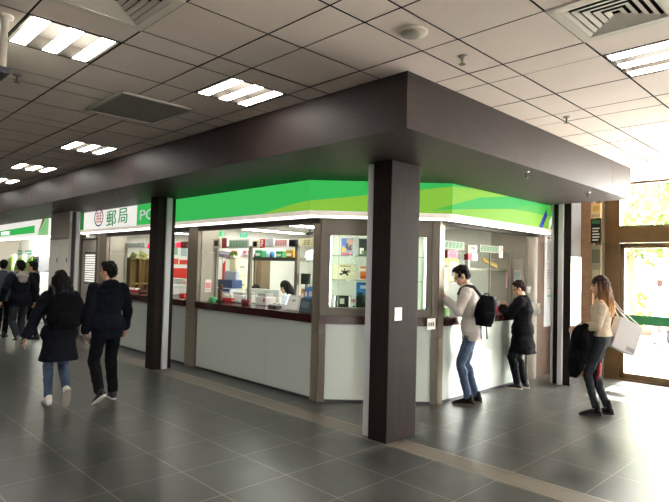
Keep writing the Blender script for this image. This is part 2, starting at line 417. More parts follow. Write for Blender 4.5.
# wide service pier at the far end
t = thing('service_pier', 'wide grey pier with white service doors beyond the walking couple', 'column', (4.36, 12.99, 0))
q = MB(); q.box((-.15, -.6, 0), (.07, .6, SOF)); part('cladding', q, C('#c0b8b0', .5), t)
for y0, y1 in ((-.58, -.01), (.01, .58)):
    q = MB(); q.box((-.165, y0, .05), (-.15, y1, 2.2), bev=.004); d = part('service_door', q, WHITE, t, 'white service door')
    q = MB()
    for z in (.5, 1.2, 1.75): q.tube([(-.17, y0+.03, z-.05), (-.17, y0+.03, z+.05)], .01, n=8)
    part('hinge', q, DGREY, d)
q = MB(); q.box((-.17, -.6, 2.21), (-.15, .6, 2.25)); part('rail', q, STEEL, t)
q = MB(); q.box((-.10, -.605, 0), (-.03, -.6, SOF-.01), BLACK); q.box((-.02, -.625, 0), (.03, -.6, SOF-.01), GUIDE); part('shutter_guide', q, None, t)
# ================================================================== THE POST OFFICE KIOSK
AX, AY = 4.85, 5.18                                   # corner of long front and chamfer
BX, BY = 5.94, 4.10                                   # corner of chamfer and short front
CT = V((BX-AX, BY-AY, 0)).normalized(); CN = V((-CT.y, CT.x, 0)); CN = CN if CN.x < 0 else -CN   # along, outward
def ch(t, o=0): p = V((AX, AY, 0))+CT*t+CN*o; return (p.x, p.y)
CL = (V((BX-AX, BY-AY, 0))).length
def chz(t, o, z): p = ch(t, o); return (p[0], p[1], z)

# ---- counters (one continuous unit each)
def counter(label, plan_top, plan_body, joints, paneldir):
    t = thing('service_counter', label, 'counter')
    q = MB(); q.prism(plan_top, 1.0, 1.105, MAROON); part('counter_top', q, None, t, 'dark maroon polished counter top')
    q = MB(); q.prism(plan_body, .035, .998); part('front_panel', q, MILK, t)
    q = MB()
    for j in joints:
        if paneldir == 'x': q.box((KX+.0185, j, .04), (KX+.025, j+.005, .99))
        elif paneldir == 'y': q.box((j, KY+.0185, .04), (j+.005, KY+.025, .99))
    if joints: part('panel_joint', q, C('#a9b2ab'), t)
    q = MB(); q.prism([(p[0], p[1]) for p in plan_body], .0, .034); part('plinth', q, DGREY, t)
    return t
counter('long milky glass counter with maroon top below the plain green sign', [(4.815, 5.32), (4.815, 8.18), (5.75, 8.18), (5.75, 5.32)],
        [(KX+.02, 5.32), (KX+.02, 8.18), (5.1, 8.18), (5.1, 5.32)], [6.3, 7.25], 'x')
counter('milky glass counter with maroon top beyond the column, below the white lettered sign', [(4.815, 8.55), (4.815, 11.95), (5.75, 11.95), (5.75, 8.55)],
        [(KX+.02, 8.55), (KX+.02, 11.95), (5.1, 11.95), (5.1, 8.55)], [9.7, 10.8], 'x')
counter('milky glass counter with maroon top where the two customers stand', [(6.06, 4.065), (8.37, 4.065), (8.37, 4.95), (6.06, 4.95)],
        [(6.06, KY+.02), (8.37, KY+.02), (8.37, 4.3), (6.06, 4.3)], [7.0, 7.65], 'y')
counter('short angled counter front under the lit display window', [ch(.02, .03), ch(CL-.02, .03), ch(CL-.02, -.10), ch(.02, -.10)],
        [ch(.09, -.012), ch(CL-.09, -.012), ch(CL-.09, -.1), ch(.09, -.1)], [], 'c')

# ---- posts
def post(label, plans, origin):
    t = thing('counter_post', label, 'post', (*origin, 0), 0, 'bronze posts framing the counters')
    for nm, z0, z1 in (('lower_cover', 0, .855), ('upper_cover', .862, 2.36)):
        q = MB()
        for pl, mt in plans: q.prism([(p[0]-origin[0], p[1]-origin[1]) for p in pl], z0, z1, mt)
        part(nm, q, None, t)
    return t
e = .004
post('bronze corner post where the long counter meets the display window', [([(AX, AY+e), (AX, AY+.14), (AX+.07, AY+.14), (AX+.07, AY+.03)], BRONZE), ([ch(e), ch(.085), ch(.085, -.06), ch(.05, -.06)], BRONZED)], (AX, AY))  # chamfer face coloured darker for shade, side face kept lighter
post('bronze corner post between the display window and the white-shirted customer', [([(BX+e, BY), (BX+.115, BY), (BX+.115, BY+.07), (BX+.03, BY+.07)], BRONZE), ([ch(CL-e), ch(CL-.09), ch(CL-.09, -.06), ch(CL-.05, -.06)], BRONZED)], (BX, BY))  # darker bronze puts shade on the chamfer face, lighter side faces the door light
post('wide bronze post between the two long counters, just behind the column', [([(KX, 8.20), (KX, 8.53), (KX+.06, 8.53), (KX+.06, 8.20)], BRONZE)], (KX, 8.36))
post('wide post at the far end of the counters, behind the walking man', [([(KX, 11.98), (KX, 12.36), (KX+.06, 12.36), (KX+.06, 11.98)], BRONZE)], (KX, 12.16))
post('post at the end of the short counter, beside the coat-wearing customer', [([(8.40, KY), (8.73, KY), (8.73, KY+.06), (8.40, KY+.06)], BPANEL)], (8.56, KY))

# ---- returns at the counter ends (greige panels with one level joint)
def end_return(label, a, b_, off):
    t = thing('end_return', label, 'partition panel', ((a[0]+b_[0])/2, (a[1]+b_[1])/2, 0), 0, 'greige panels at the counter ends')
    c = t.location
    for nm, z0, z1 in (('lower_panel', 0.0, 1.925), ('upper_panel', 1.932, 2.44)):
        q = MB(); q.box((a[0]-c.x, a[1]-c.y, z0), (b_[0]-c.x, b_[1]-c.y, z1)); part(nm, q, BPANEL, t)
    return t
end_return('greige end panel at the far end of the long counter', (4.92, 8.185, 0), (5.24, 8.23, 0), 0)
end_return('greige end panel by the far teller screens behind the walking man', (4.92, 11.96, 0), (5.3, 12.0, 0), 0)
end_return('greige end panel behind the customer in the black coat', (8.375, 4.165, 0), (8.42, 4.75, 0), 0)

# ---- header beams, kiosk ceiling, walls
q = MB(); q.box((4.84, 5.2, 2.29), (4.94, 8.2, 2.46)); struct('trim_3', q, C('#3a352f', .5))
q = MB(); q.box((4.84, 8.5, 2.29), (4.94, 12.0, 2.46)); struct('trim_4', q, C('#3a352f', .5))
q = MB(); q.box((6.0, 4.09, 2.31), (8.75, 4.19, 2.46)); struct('trim_5', q, C('#3a352f', .5))
KW = mat('kiosk_wall_white', '#dcdcd4', .6, var=.02)
q = MB(); q.prism([(4.94, 5.2), ch(.05, -.09), ch(CL-.05, -.09), (6.0, 4.19), (8.4, 4.19), (8.4, 12.3), (4.94, 12.3)], 2.46, 2.5); struct('ceiling', q, KW)
q = MB(); q.box((5.8, 9.4, 0), (8.42, 9.46, 2.46)); struct('wall_back', q, KW)
q = MB(); q.box((8.42, 4.75, 0), (8.48, 12.3, 2.46)); struct('wall_right', q, KW)
q = MB(); q.box((4.94, 12.3, 0), (8.48, 12.36, 2.46)); struct('wall_back', q, KW)
for k, (x0, y0, x1, y1, l) in enumerate(((5.6, 7.0, 6.8, 7.3, 'over the long counter tellers'), (6.3, 6.0, 7.5, 6.3, 'in the middle of the office'), (6.2, 8.6, 7.6, 8.9, 'by the inner back wall'),
        (7.0, 7.2, 8.2, 7.5, 'deep in the office'), (5.4, 9.9, 5.7, 10.9, 'over the far tellers'), (6.2, 11.3, 7.4, 11.6, 'at the far end'), (5.35, 5.6, 5.65, 6.6, 'behind the display window'), (5.0, 5.45, 5.14, 8.05, 'along the front of the long counter'), (5.0, 8.7, 5.16, 11.8, 'along the front of the far counter'))):
    t = thing('office_ceiling_light', 'flat bright ceiling light inside the office '+l, 'ceiling light', ((x0+x1)/2, (y0+y1)/2, 2.46), 0, 'ceiling lights inside the office')
    w, d = (x1-x0)/2, (y1-y0)/2
    q = MB(); q.box((-w, -d, -.03), (w, d, 0)); part('housing', q, WHITE, t)
    q = MB(); q.box((-w+.02, -d+.02, -.036), (w-.02, d-.02, -.03)); part('diffuser', q, LAMPK, t)

# ---- illuminated sign boxes above the counters
SX, SY = 4.533, 3.827
S1 = (SX, 5.072); S2 = (5.79, SY)
ZB = 2.425; ZT = 2.80
def polyface(mb, pts, mt, nrm, k):                    # thin coloured film on a sign face
    n = V(nrm)*.0012*k
    vs = [V(p)+n for p in pts]
    nn = (vs[1]-vs[0]).cross(vs[2]-vs[0])
    if nn.dot(V(nrm)) < 0: vs = vs[::-1]
    mb.add(vs, [list(range(len(vs)))], mt)
def cl(p, lo=ZB+.001, hi=ZT): return V((p.x, p.y, min(max(p.z, lo), hi)))
def sx(x, y): return cl(pX(x, y, SX))
def sy(x, y): return cl(pY(x, y, SY))
def sc(x, y):                                         # chamfer sign plane
    n = (V((S2[1]-S1[1], -(S2[0]-S1[0]), 0))).normalized(); d = ray(x, y); k = n.dot(V((*S1, 0))-CAM)/n.dot(d); return cl(CAM+d*k)
def sign_box(label, plan, base, films, extra=None):
    t = thing('sign_box', label, 'shop sign', (0, 0, 0))
    q = MB(); q.prism(plan, ZB, ZT, base)
    for f in films: polyface(q, *f)
    part('sign_face', q, None, t)
    q = MB(); q.prism(plan, 2.365, ZB-.001); part('lower_trim', q, CREAM, t)
    return t
nL = (-1, 0, 0); nR = (0, -1, 0); nC = V((-(S1[1]-S2[1]), -(S2[0]-S1[0]), 0)).normalized()
if nC.x > 0: nC = -nC
g = .004
sgn = sign_box('plain green sign box with a lime wave over the long counter', [(SX, S1[1]+g), (SX, 8.5), (4.83, 8.5), (4.83, S1[1]+.12)], GREEN,
    [([sx(262, 214), sx(282, 207.5), sx(297, 203), V((SX, S1[1]+g, sx(308.5, 200.5).z)), V((SX, S1[1]+g, ZB))], LIME, nL, 1)])
zc1 = sc(310, 200.5).z; zc2 = sc(451, 186.5).z
A0 = V((*S1, 0)); A1 = V((*S2, 0))
def cz(f, z): p = A0.lerp(A1, f); return V((p.x, p.y, min(max(z, ZB), ZT)))
sign_box('angled lime and green sign box over the display window', [S1, S2, (5.88, 4.09), (4.85, 5.12)], GREEN,
    [([cz(.003, zc1), sc(340, 197.8), sc(368, 195), sc(395, 192), sc(423, 189.5), cz(.997, zc2), cz(.997, ZB), cz(.003, ZB)], LIME, nC, 1),
     ([sc(430, 211.2), cz(.997, sc(451, 205).z), cz(.997, sc(451, 209.5).z)], MIDGREEN, nC, 2)])
sign_box('long green and lime waved sign box over the two customers, ending in a tricolour', [(S2[0]+g, SY), (8.66, SY), (8.66, 4.08), (S2[0]+.12, 4.08)], GREEN,
    [([V((S2[0]+g, SY, sy(453, 186.5).z)), sy(475, 185.8), sy(497, 185.5), sy(520, 189), sy(509.6, 190), sy(480, 197.5), V((S2[0]+g, SY, sy(453, 205).z))], LIME, nR, 1),
     ([V((S2[0]+g, SY, sy(453, 209.8).z)), sy(475, 209), sy(509.6, 208.8), sy(530, 212), V((8.655, SY, sy(551, 217).z)), V((8.655, SY, ZB)), V((S2[0]+g, SY, ZB))], LIME, nR, 1),
     ([sy(509.6, 208.8), sy(530, 205), V((8.655, SY, sy(551, 206).z)), V((8.655, SY, sy(551, 217).z)), sy(530, 212)], MIDGREEN, nR, 2),
     ([sy(538.5, 228), sy(542, 228.5), sy(547, 216), sy(546, 209.5)], SBLUE, nR, 3),
     ([sy(548.2, 214.5), sy(550.3, 210.5), sy(553.5, 201), sy(551.5, 202)], SRED, nR, 3),
     ([sy(548.5, 229.5), sy(549.5, 231), sy(554.2, 218), sy(554, 211.5), sy(549, 221)], SWHITE, nR, 3)])
pp0, pp1 = 8.5, pX(137, 215, SX).y; pw1 = pX(84, 220, SX).y; pe = pX(79.5, 220, SX).y
t = sign_box('white and green post office sign with round emblem and Chinese lettering', [(SX, pp0+g), (SX, pe), (4.83, pe), (4.83, pp0+g)], SWHITE,
    [([(SX, pp0+g, ZB), (SX, pp1, ZB), (SX, pp1, ZT), (SX, pp0+g, ZT)], GREEN, nL, 1), ([(SX, pw1, ZB), (SX, pe, ZB), (SX, pe, ZT), (SX, pw1, ZT)], DGREEN, nL, 1)])
def on_sign(body, px0, px1, py, size, mt, parent, sq=1.0):
    a = pX(px0, py, SX); c = pX(px1, py, SX); me = text_mesh(body, size, mt)
    w = max(v.co.x for v in me.vertices)-min(v.co.x for v in me.vertices)
    cx = (max(v.co.x for v in me.vertices)+min(v.co.x for v in me.vertices))/2; cyy = (max(v.co.y for v in me.vertices)+min(v.co.y for v in me.vertices))/2
    k = abs(a.y-c.y)/w
    for v in me.vertices: v.co.x = (v.co.x-cx)*k; v.co.y -= cyy
    p = (a+c)/2
    return link('lettering', me, parent, None, faceX((SX-.004, p.y, p.z)))
LETG = mat('letter_green', '#3aa862', .5, emit=.3, dim=.5); LETW = mat('letter_white', '#f4f4ee', .4, emit=.3)
on_sign('郵', 106.6, 116.2, 218.3, .36, LETG, t); on_sign('局', 118.5, 127.5, 215.8, .34, LETG, t)
on_sign('POST', 140.3, 170, 213.6, .27, LETW, t)
# emblem: blue oval ring with red strokes
em = pX(99, 217.5, SX); r = abs(pX(94.4, 217.5, SX).y-pX(103.4, 217.5, SX).y)/2; rz = .245
q = MB(); n = 40
for k in range(n):
    a0, a1 = 2*PI*k/n, 2*PI*(k+1)/n; P = lambda a, s: (s*r*math.sin(a), s*rz*math.cos(a)*.78, 0)
    q.add([P(a0, 1), P(a1, 1), P(a1, .84), P(a0, .84)], [(3, 2, 1, 0)], SBLUE)
for (x0, y0, x1, y1) in ((-.62, .42, -.12, .5), (.12, .42, .62, .5), (-.42, -.62, -.3, .7), (.3, -.62, .42, .7), (-.66, .12, -.1, .2), (.1, .12, .66, .2), (-.66, -.18, -.1, -.1), (.1, -.18, .66, -.1),
                         (-.6, -.5, -.14, -.42), (.14, -.5, .6, -.42), (-.06, -.66, .06, .66)):
    q.add([(x0*r, y0*rz*.78, .001), (x1*r, y0*rz*.78, .001), (x1*r, y1*rz*.78, .001), (x0*r, y1*rz*.78, .001)], [(0, 1, 2, 3)], SRED)
link('emblem', q.mesh('emblem'), t, None, faceX((SX-.004, em.y, em.z)))
# light strips below the sign boxes
def strip(label, plan):
    t = thing('ceiling_strip_light', label, 'strip light', (0, 0, 0), 0, 'white strip lights under the sign boxes')
    q = MB(); q.prism(plan, 2.345, 2.362, LAMPS); part('diffuser', q, None, t)
LAMPS = mat('strip_lamp', '#fff8ee', .5, emit=2.6)
def soffit(name, plan):
    q = MB(); q.prism(plan, 2.35, 2.364); o = struct(name, q, HEAD); o['label'] = 'dark soffit strip behind the sign light'
HEAD = mat('dark_header', '#3a352f', .5, spec=.2)
def rows(a0, a1, b0, b1, f): return [a0, a1, V((*a1, 0)).lerp(V((*b1, 0)), f)[:2], V((*a0, 0)).lerp(V((*b0, 0)), f)[:2]]
for lab, a0, a1, b0, b1, nm in (
        ('white strip light under the plain green sign over the long counter', (SX+.02, S1[1]+.03), (SX+.02, 8.48), (4.82, S1[1]+.13), (4.82, 8.48), 'trim_6'),
        ('white strip light under the angled sign over the display window', (S1[0]+.03, S1[1]+.01), (S2[0]-.0, S2[1]+.03), (4.86, 5.15), (5.92, 4.07), 'trim_7'),
        ('white strip light under the waved sign over the two customers', (S2[0]+.03, SY+.02), (8.63, SY+.02), (S2[0]+.12, 4.07), (8.63, 4.07), 'trim_8'),
        ('white strip light under the lettered post office sign', (SX+.02, 8.53), (SX+.02, pe-.02), (4.82, 8.53), (4.82, pe-.02), 'trim_9')):
    strip(lab, rows(a0, a1, b0, b1, .42))
    p0, p1 = V((*a0, 0)).lerp(V((*b0, 0)), .43)[:2], V((*a1, 0)).lerp(V((*b1, 0)), .43)[:2]
    soffit(nm, [p0, p1, b1, b0])

# ---- lit display window in the chamfer
def chbox(mb, t0, t1, o0, o1, z0, z1, mt=None):
    mb.prism([ch(t0, o0), ch(t1, o0), ch(t1, o1), ch(t0, o1)], z0, z1, mt); return mb
t = thing('display_window', 'lit bronze display window of stamps and prints at the kiosk corner', 'display case', (0, 0, 0))
W0, W1, WZ0, WZ1 = .13, 1.37, 1.205, 2.145
q = MB(); chbox(q, .085, W0, -.03, -.065, 1.106, 2.36); chbox(q, W1, CL-.09, -.03, -.065, 1.106, 2.36); chbox(q, W0, W1, -.03, -.065, 1.106, WZ0); chbox(q, W0, W1, -.03, -.065, WZ1, 2.36)
part('frame', q, BRONZED, t)
DW = mat('display_white', '#e9ebe2', .6)
q = MB(); D = -.40; chbox(q, W0-.02, W1+.02, D, D-.02, WZ0-.02, WZ1+.03); chbox(q, W0-.02, W0, -.066, D, WZ0-.02, WZ1+.03); chbox(q, W1, W1+.02, -.066, D, WZ0-.02, WZ1+.03)
chbox(q, W0-.02, W1+.02, -.066, D, WZ0-.03, WZ0-.004); chbox(q, W0-.02, W1+.02, -.066, D, WZ1+.012, WZ1+.03); part('cabinet_box', q, DW, t)
SHZ = (1.565, 1.885)
SHG = glass('glass_shelf', '#e6f1ea', .3)
for z in SHZ:
    q = MB(); chbox(q, W0, W1, -.09, D+.005, z-.006, z+.002); part('glass_shelf', q, SHG, t)
q = MB(); chbox(q, W0, W1, -.045, -.05, WZ0, WZ1); part('glass_pane', q, GLASS, t)
q = MB(); chbox(q, .235, .241, -.038, -.052, WZ0, WZ1); part('glazing_bar', q, STEEL, t)
LAMPD = mat('display_lamp', '#fffdf2', .5, emit=14)
for a_, b_ in ((W0-.015, W0-.002), (W1+.002, W1+.015)):
    q = MB(); chbox(q, a_ if a_ < .5 else a_-.012, b_ if b_ > .5 else b_+.012, -.068, -.09, WZ0+.03, WZ1-.02, LAMPD); part('lamp', q, None, t)
q = MB(); chbox(q, W0+.03, W1-.03, -.07, -.10, WZ1+.002, WZ1+.012, LAMPD); part('lamp', q, None, t)
def chplane(x, y, o):
    n = CN; d = ray(x, y); k = (n.dot(V((AX, AY, 0)))+o-n.dot(CAM))/n.dot(d); p = CAM+d*k
    return (p-V((AX, AY, 0))).dot(CT), p.z
def disp(name, label, cat, px0, px1, pyt, z0, o, mt, tilt=.03, mats=None, frame=None, grp=None):
    t0, zt = chplane(px0, pyt, o); t1, _ = chplane(px1, pyt, o); h = max(zt-z0, .03)
    root = thing(name, label, cat, chz((t0+t1)/2, o, z0), math.atan2(CT.y, CT.x), grp)
    w = (t1-t0)/2
    M = Matrix.Rotation(-math.atan2(tilt, h), 4, 'X')
    q = MB(); fr = .012 if frame else 0
    q.box((-w+fr, 0, fr), (w-fr, .008, h-fr), mt, M)
    for (u0, v0, u1, v1, m2) in (mats or []):
        q.box((-w+2*w*u0, -.002, h*v0), (-w+2*w*u1, 0, h*v1), m2, M)
    part('print', q, None, root)
    if frame:
        q = MB()
        for a in ((-w, -.006, 0, w, .012, fr), (-w, -.006, h-fr, w, .012, h), (-w, -.006, fr, -w+fr, .012, h-fr), (w-fr, -.006, fr, w, .012, h-fr)): q.box(a[:3], a[3:], None, M)
        part('frame', q, frame, root)
    return root
Zt, Zm, Zb = SHZ[1]+.003, SHZ[0]+.003, WZ0-.003
disp('poster_card', 'colourful printed card with a yellow box, on the top display shelf', 'print', 341, 353.5, 237, Zt, -.25, C('#8f96a8'), .06,
     [(.1, .55, .45, .95, C('#4d67a3')), (.5, .3, .9, .6, C('#55454a')), (.12, .2, .38, .42, C('#e2a53a')), (.55, .62, .95, .9, C('#b98a7a')), (.1, .04, .9, .14, C('#c75a62')), (.35, .42, .6, .7, C('#3c4a5c'))])
disp('framed_print', 'dark framed print at the top of the display window beside the column', 'print', 359, 369, 238, Zt, -.25, C('#23282a'), .05, [(.1, .1, .5, .45, C('#d7d9d2')), (.3, .05, .8, .3, C('#4f6b4a'))], DGREY)
disp('stamp_sheet', 'cream sheet with a black ink flower, on the middle display shelf', 'print', 332.5, 357, 263, Zm, -.22, C('#c9c4a6'), .06,
     [(.42, .35, .62, .55, C('#17181a')), (.3, .28, .42, .4, C('#17181a')), (.6, .45, .72, .6, C('#17181a')), (.48, .55, .53, .72, C('#17181a')), (.36, .5, .44, .58, C('#17181a')), (.58, .25, .66, .36, C('#17181a')), (.3, .82, .75, .9, C('#8d7f55'))])
disp('orange_print', 'orange framed print on the middle display shelf beside the column', 'print', 359.5, 368, 265, Zm, -.22, C('#d8752a'), .05, [(.1, .6, .9, .8, C('#f1e8d8')), (.2, .1, .8, .3, C('#b5501e'))], WHITE)
disp('dark_photo_card', 'dark photo card standing on the bottom display shelf', 'print', 333, 351.5, 295, Zb, -.16, C('#1f2522'), .04, [(.38, .3, .62, .75, C('#aeb0a4')), (.04, .04, .14, .96, C('#e3e3dc')), (.86, .04, .98, .96, C('#e3e3dc')), (.1, .2, .3, .5, C('#3d5540'))])
disp('mountain_print', 'blue mountain print on the bottom display shelf beside the column', 'print', 356.5, 370, 282, Zb, -.2, C('#3d7fc4'), .06, [(.0, .0, 1, .45, C('#2d3a33')), (.1, .45, .5, .6, C('#3c4e4a')), (.3, .75, .8, .88, C('#cfe0ee')), (.5, .2, .9, .5, C('#566a5c'))])
fl = thing('paper_flower', 'small pink paper flower on the bottom display shelf', 'ornament', chz(chplane(354, 303, -.2)[0], -.2, Zb))
q = MB(); q.tube([(0,0,0), (0,0,.07)], .004, n=6); q.cyl((0,0,0), .02, .02, n=12); part('stem', q, C('#4a7a44'), fl)
q = MB()
for k in range(7): q.ell((.022*math.cos(k*.9), .022*math.sin(k*.9), .085+.01*(k % 2)), (.016, .016, .014), nu=8, nv=6)
part('petals', q, C('#d98a9a'), fl)
# ================================================================== TELLER SCREENS AND WHAT STANDS BEHIND THEM
CTOP = 1.106
FRM = mat('screen_frame_steel', '#8f897c', .35, metal=.45)
def spot(ax, pl, x0, x1, yt, yb=None, z0=None):
    f = (lambda x, y: pX(x, y, pl)) if ax == 'x' else (lambda x, y: pY(x, y, pl))
    xm = (x0+x1)/2; a = f(x0, yt); c = f(x1, yt)
    w = abs(a.y-c.y) if ax == 'x' else abs(a.x-c.x)
    zt = f(xm, yt).z; zb = z0 if z0 is not None else f(xm, yb).z; m = (a+c)/2
    return (m.x, m.y, zb), (-PI/2 if ax == 'x' else 0), w, zt-zb
def item(name, label, cat, ax, pl, x0, x1, yt, yb=None, z0=None, group=None):
    loc, rz, w, h = spot(ax, pl, x0, x1, yt, yb, z0)
    return thing(name, label, cat, loc, rz, group), w, h
def screen(label, ax, pl, c0, c1, zt, posts=(1, 1), shelf=None, panes=1):
    w = abs(c1-c0); mid = (c0+c1)/2
    t = thing('teller_screen', label, 'counter screen', (pl, mid, CTOP) if ax == 'x' else (mid, pl, CTOP), -PI/2 if ax == 'x' else 0, 'glazed screens along the counters')
    h = zt-CTOP
    for s, on in zip((-1, 1), posts):
        if on: q = MB(); q.box((s*w/2-.025 if s > 0 else s*w/2+.002, -.025, 0), (s*w/2-.002 if s > 0 else s*w/2+.027, .025, h), bev=.004); part('upright', q, FRM, t)
    q = MB(); q.box((-w/2+.03, -.02, h-.03), (w/2-.03, .02, h)); part('top_rail', q, FRM, t)
    for k in range(panes):
        a = -w/2+.03+(w-.06)*k/panes; c = -w/2+.03+(w-.06)*(k+1)/panes
        q = MB(); q.box((a+.003, -.003, .16), (c-.003, .003, h-.031)); part('glass_pane', q, GLASS, t)
        if k: q = MB(); q.box((a-.008, -.012, 0), (a+.008, .012, h-.03)); part('mullion', q, FRM, t)
    if shelf:
        z, th, d, mt = shelf; q = MB(); q.box((-w/2+.03, .024, z-CTOP-th), (w/2-.03, .024+d, z-CTOP)); part('shelf', q, mt, t)
    return t
P = 5.20
def Ya(x, pl=P): return pX(x, 255, pl).y
def Xr(x, pl=4.40): return pY(x, 262, pl).x
sh1 = pX(231, 258.3, P+.1).z; sh2 = pX(280, 257.5, P+.1).z
screen('first screen of the long counter from the bronze corner post', 'x', P, Ya(297.5), 5.40, 2.04, (1, 1))
screen('middle screen of the long counter, with boxes along its steel shelf', 'x', P, Ya(250.5), Ya(297.5)+.004, 2.04, (1, 1), (sh2, .05, .24, FRM))
screen('screen of the long counter with tilted magazines on its glass shelf', 'x', P, 8.16, Ya(250.5)+.004, 2.04, (1, 1), (sh1, .012, .24, SHG))
PB = 5.25
shB = pX(135, 260, PB+.1).z
screen('far teller screen behind the walking man', 'x', PB, 11.9, 10.6, 2.08, (1, 1), (shB, .012, .24, SHG))
screen('far teller screen seen in the gap beside the column', 'x', PB, 10.59, 8.6, 2.08, (1, 1))
PR = 4.40
sh3 = pY(490, 268.5, PR+.1).z
screen('screen behind the customer in the white shirt', 'y', PR, 6.12, Xr(467.5), 2.06, (1, 1))
screen('screen behind the customer in the black coat, with a yellow book on its shelf', 'y', PR, Xr(467.5)+.004, 8.36, 2.06, (1, 1), (sh3, .03, .24, FRM), 2)

# small display boxes mounted on the top rails
def box_screen(label, ax, pl, x0, x1, yt, yb, face='#c9c1a8', scr=(.22, .2, .78, .8)):
    t, w, h = item('queue_display', label, 'display', ax, pl-.075, x0, x1, yt, yb)
    q = MB(); q.box((-w/2, 0, 0), (w/2, .05, h), bev=.006); part('housing', q, C(face, .5), t)
    q = MB(); q.box((-w/2+w*scr[0], -.003, h*scr[1]), (-w/2+w*scr[2], 0, h*scr[3])); part('dark_screen', q, SCREEN, t)
    return t
box_screen('cream box with a black square screen at the far end of the long counter', 'x', P, 212.5, 220.5, 238.5, 248)
box_screen('cream box with a dark screen over the upright between two screens of the long counter', 'x', P, 252, 258.5, 240, 248.2)
box_screen('black screen box above the boxes on the steel shelf', 'x', P, 288.8, 295.6, 239.5, 246, '#1d1d22')
box_screen('cream box with a black square screen between the two customers', 'y', PR, 468.5, 477.2, 245.2, 253)
box_screen('small dark box over the far teller screen', 'x', PB, 118.5, 121.5, 243.5, 248.5, '#5b554a')
def hanging_panel(name, label, cat, ax, pl, x0, x1, yt, yb, base, marks=None, dep=.02, off=.046):
    t, w, h = item(name, label, cat, ax, pl-off, x0, x1, yt, yb)
    q = MB(); q.box((-w/2, 0, 0), (w/2, dep, h)); part('board', q, base, t)
    if marks:
        q = MB(); n, mt, u0, u1, v0, v1 = marks
        for k in range(n):                                    # block strokes like the far-off characters
            a = -w/2+w*(u0+(u1-u0)*(k+.12)/n); c = -w/2+w*(u0+(u1-u0)*(k+.88)/n); m = (a+c)/2; zz = lambda v: h*(v0+(v1-v0)*v)
            for (xa, va, xb, vb) in ((a, .85, c, 1), (a, .42, c, .56), (a, 0, c, .13), (m-(c-a)*.08, .0, m+(c-a)*.08, 1), (a, .0, a+(c-a)*.16, .5), (c-(c-a)*.16, .5, c, 1)):
                q.box((xa, -.002, zz(va)), (xb, 0, zz(vb)))
        part('lettering', q, mt, t)
    return t
WSIGN = mat('window_sign_white', '#a3ab9e', .7, spec=.1); GTX = C('#3d8a5c'); RTX = C('#c4323e')
hanging_panel('window_sign', 'white sign with green characters above the tilted magazines', 'sign', 'x', P, 229, 249, 239.5, 248.5, WSIGN, (6, GTX, .06, .94, .2, .82))
hanging_panel('window_sign', 'pale sign with faint characters beside the bronze corner post', 'sign', 'x', P, 299.5, 313, 238.5, 246.5, C('#cfc9a4'), (2, C('#8b8456'), .3, .8, .2, .8))
hanging_panel('window_sign', 'white sign with red characters above the boxes on the steel shelf', 'sign', 'x', P, 274.5, 288.3, 239.5, 248, C('#e8e4dc'), (5, RTX, .05, .9, .3, .9))
hanging_panel('window_sign', 'small red and white sign left of the grey panel over the long counter', 'sign', 'x', P, 259.5, 264.5, 239, 247.8, C('#a03038'), (1, C('#efe6dd'), .2, .8, .15, .85))
hanging_panel('window_sign', 'small dark red sign beside the box with a black square screen', 'sign', 'x', P, 221.5, 226, 238, 248, C('#6d2a2c'))
t_ = hanging_panel('exit_sign', 'small lit green sign hanging inside the office over the long counter', 'sign', 'x', 6.0, 217, 222, 231.5, 236.5, mat('exit_green', '#3fd07a', .4, emit=.8), (2, C('#f4f4ee'), .15, .85, .2, .8))
hanging_panel('exit_sign', 'second small lit green sign hanging inside the office', 'sign', 'x', 6.0, 240, 247, 233, 237.5, mat('exit_teal', '#39b98c', .4, emit=.8), (2, C('#f4f4ee'), .15, .85, .2, .8))
hanging_panel('sign_plate', 'plain grey plate over the steel shelf of the long counter', 'sign', 'x', P, 266, 273.5, 238.5, 246.5, C('#a9aeb0', .4), None, .04)
hanging_panel('window_sign', 'white sign with green characters above the red number display', 'sign', 'y', PR, 443.5, 464.5, 241.2, 249.4, WSIGN, (5, GTX, .06, .92, .2, .82))
hanging_panel('window_sign', 'white sign with green characters over the shelf with the yellow book', 'sign', 'y', PR, 480, 498.5, 245.5, 252.5, WSIGN, (6, GTX, .04, .96, .2, .82))
hanging_panel('window_sign', 'dull sign with dark characters over the far teller screen', 'sign', 'x', PB, 125, 145.5, 242.5, 248, C('#8f958a'), (7, C('#3f4a45'), .04, .96, .2, .82))
def led(label, ax, pl, x0, x1, yt, yb, k=2):
    t, w, h = item('number_sign', label, 'display', ax, pl-.09, x0, x1, yt, yb)
    q = MB(); q.box((-w/2, 0, 0), (w/2, .07, h), bev=.004); part('housing', q, C('#7c1c26', .4), t)
    q = MB(); q.box((-w/2+w*.06, -.003, h*.08), (w/2-w*.06, 0, h*.92)); part('lit_panel', q, LEDRED, t)
    q = MB()
    for i in range(k):
        a = -w/2+w*(.14+.74*i/k); c = a+w*.74/k*.72
        for (xa, va, xb, vb) in ((a, .74, c, .82), (a, .46, c, .54), (a, .18, c, .26), (a, .2, a+(c-a)*.2, .8 if i % 2 else .5), (c-(c-a)*.2, .2, c, .8)): q.box((xa, -.005, h*va), (xb, -.003, h*vb))
    part('digits', q, C('#5a0e18'), t)
led('large red number display beside the head of the white-shirted customer', 'y', PR, 447.6, 457.8, 250.3, 258.4, 3)
led('small red number display under the cream box between the customers', 'y', PR, 468.2, 471.8, 254, 260, 1)
led('small red number display over the far teller screen behind the walking man', 'x', PB, 147.5, 151.5, 243.5, 248.5, 1)
led('small red number display seen in the gap beside the column', 'x', PB, 176, 180.5, 242.5, 247.5, 1)
hanging_panel('sign_plate', 'dark reddish box next to the red display in the gap beside the column', 'sign', 'x', PB, 181.2, 185.5, 241.5, 248, C('#4d2526'), None, .08)
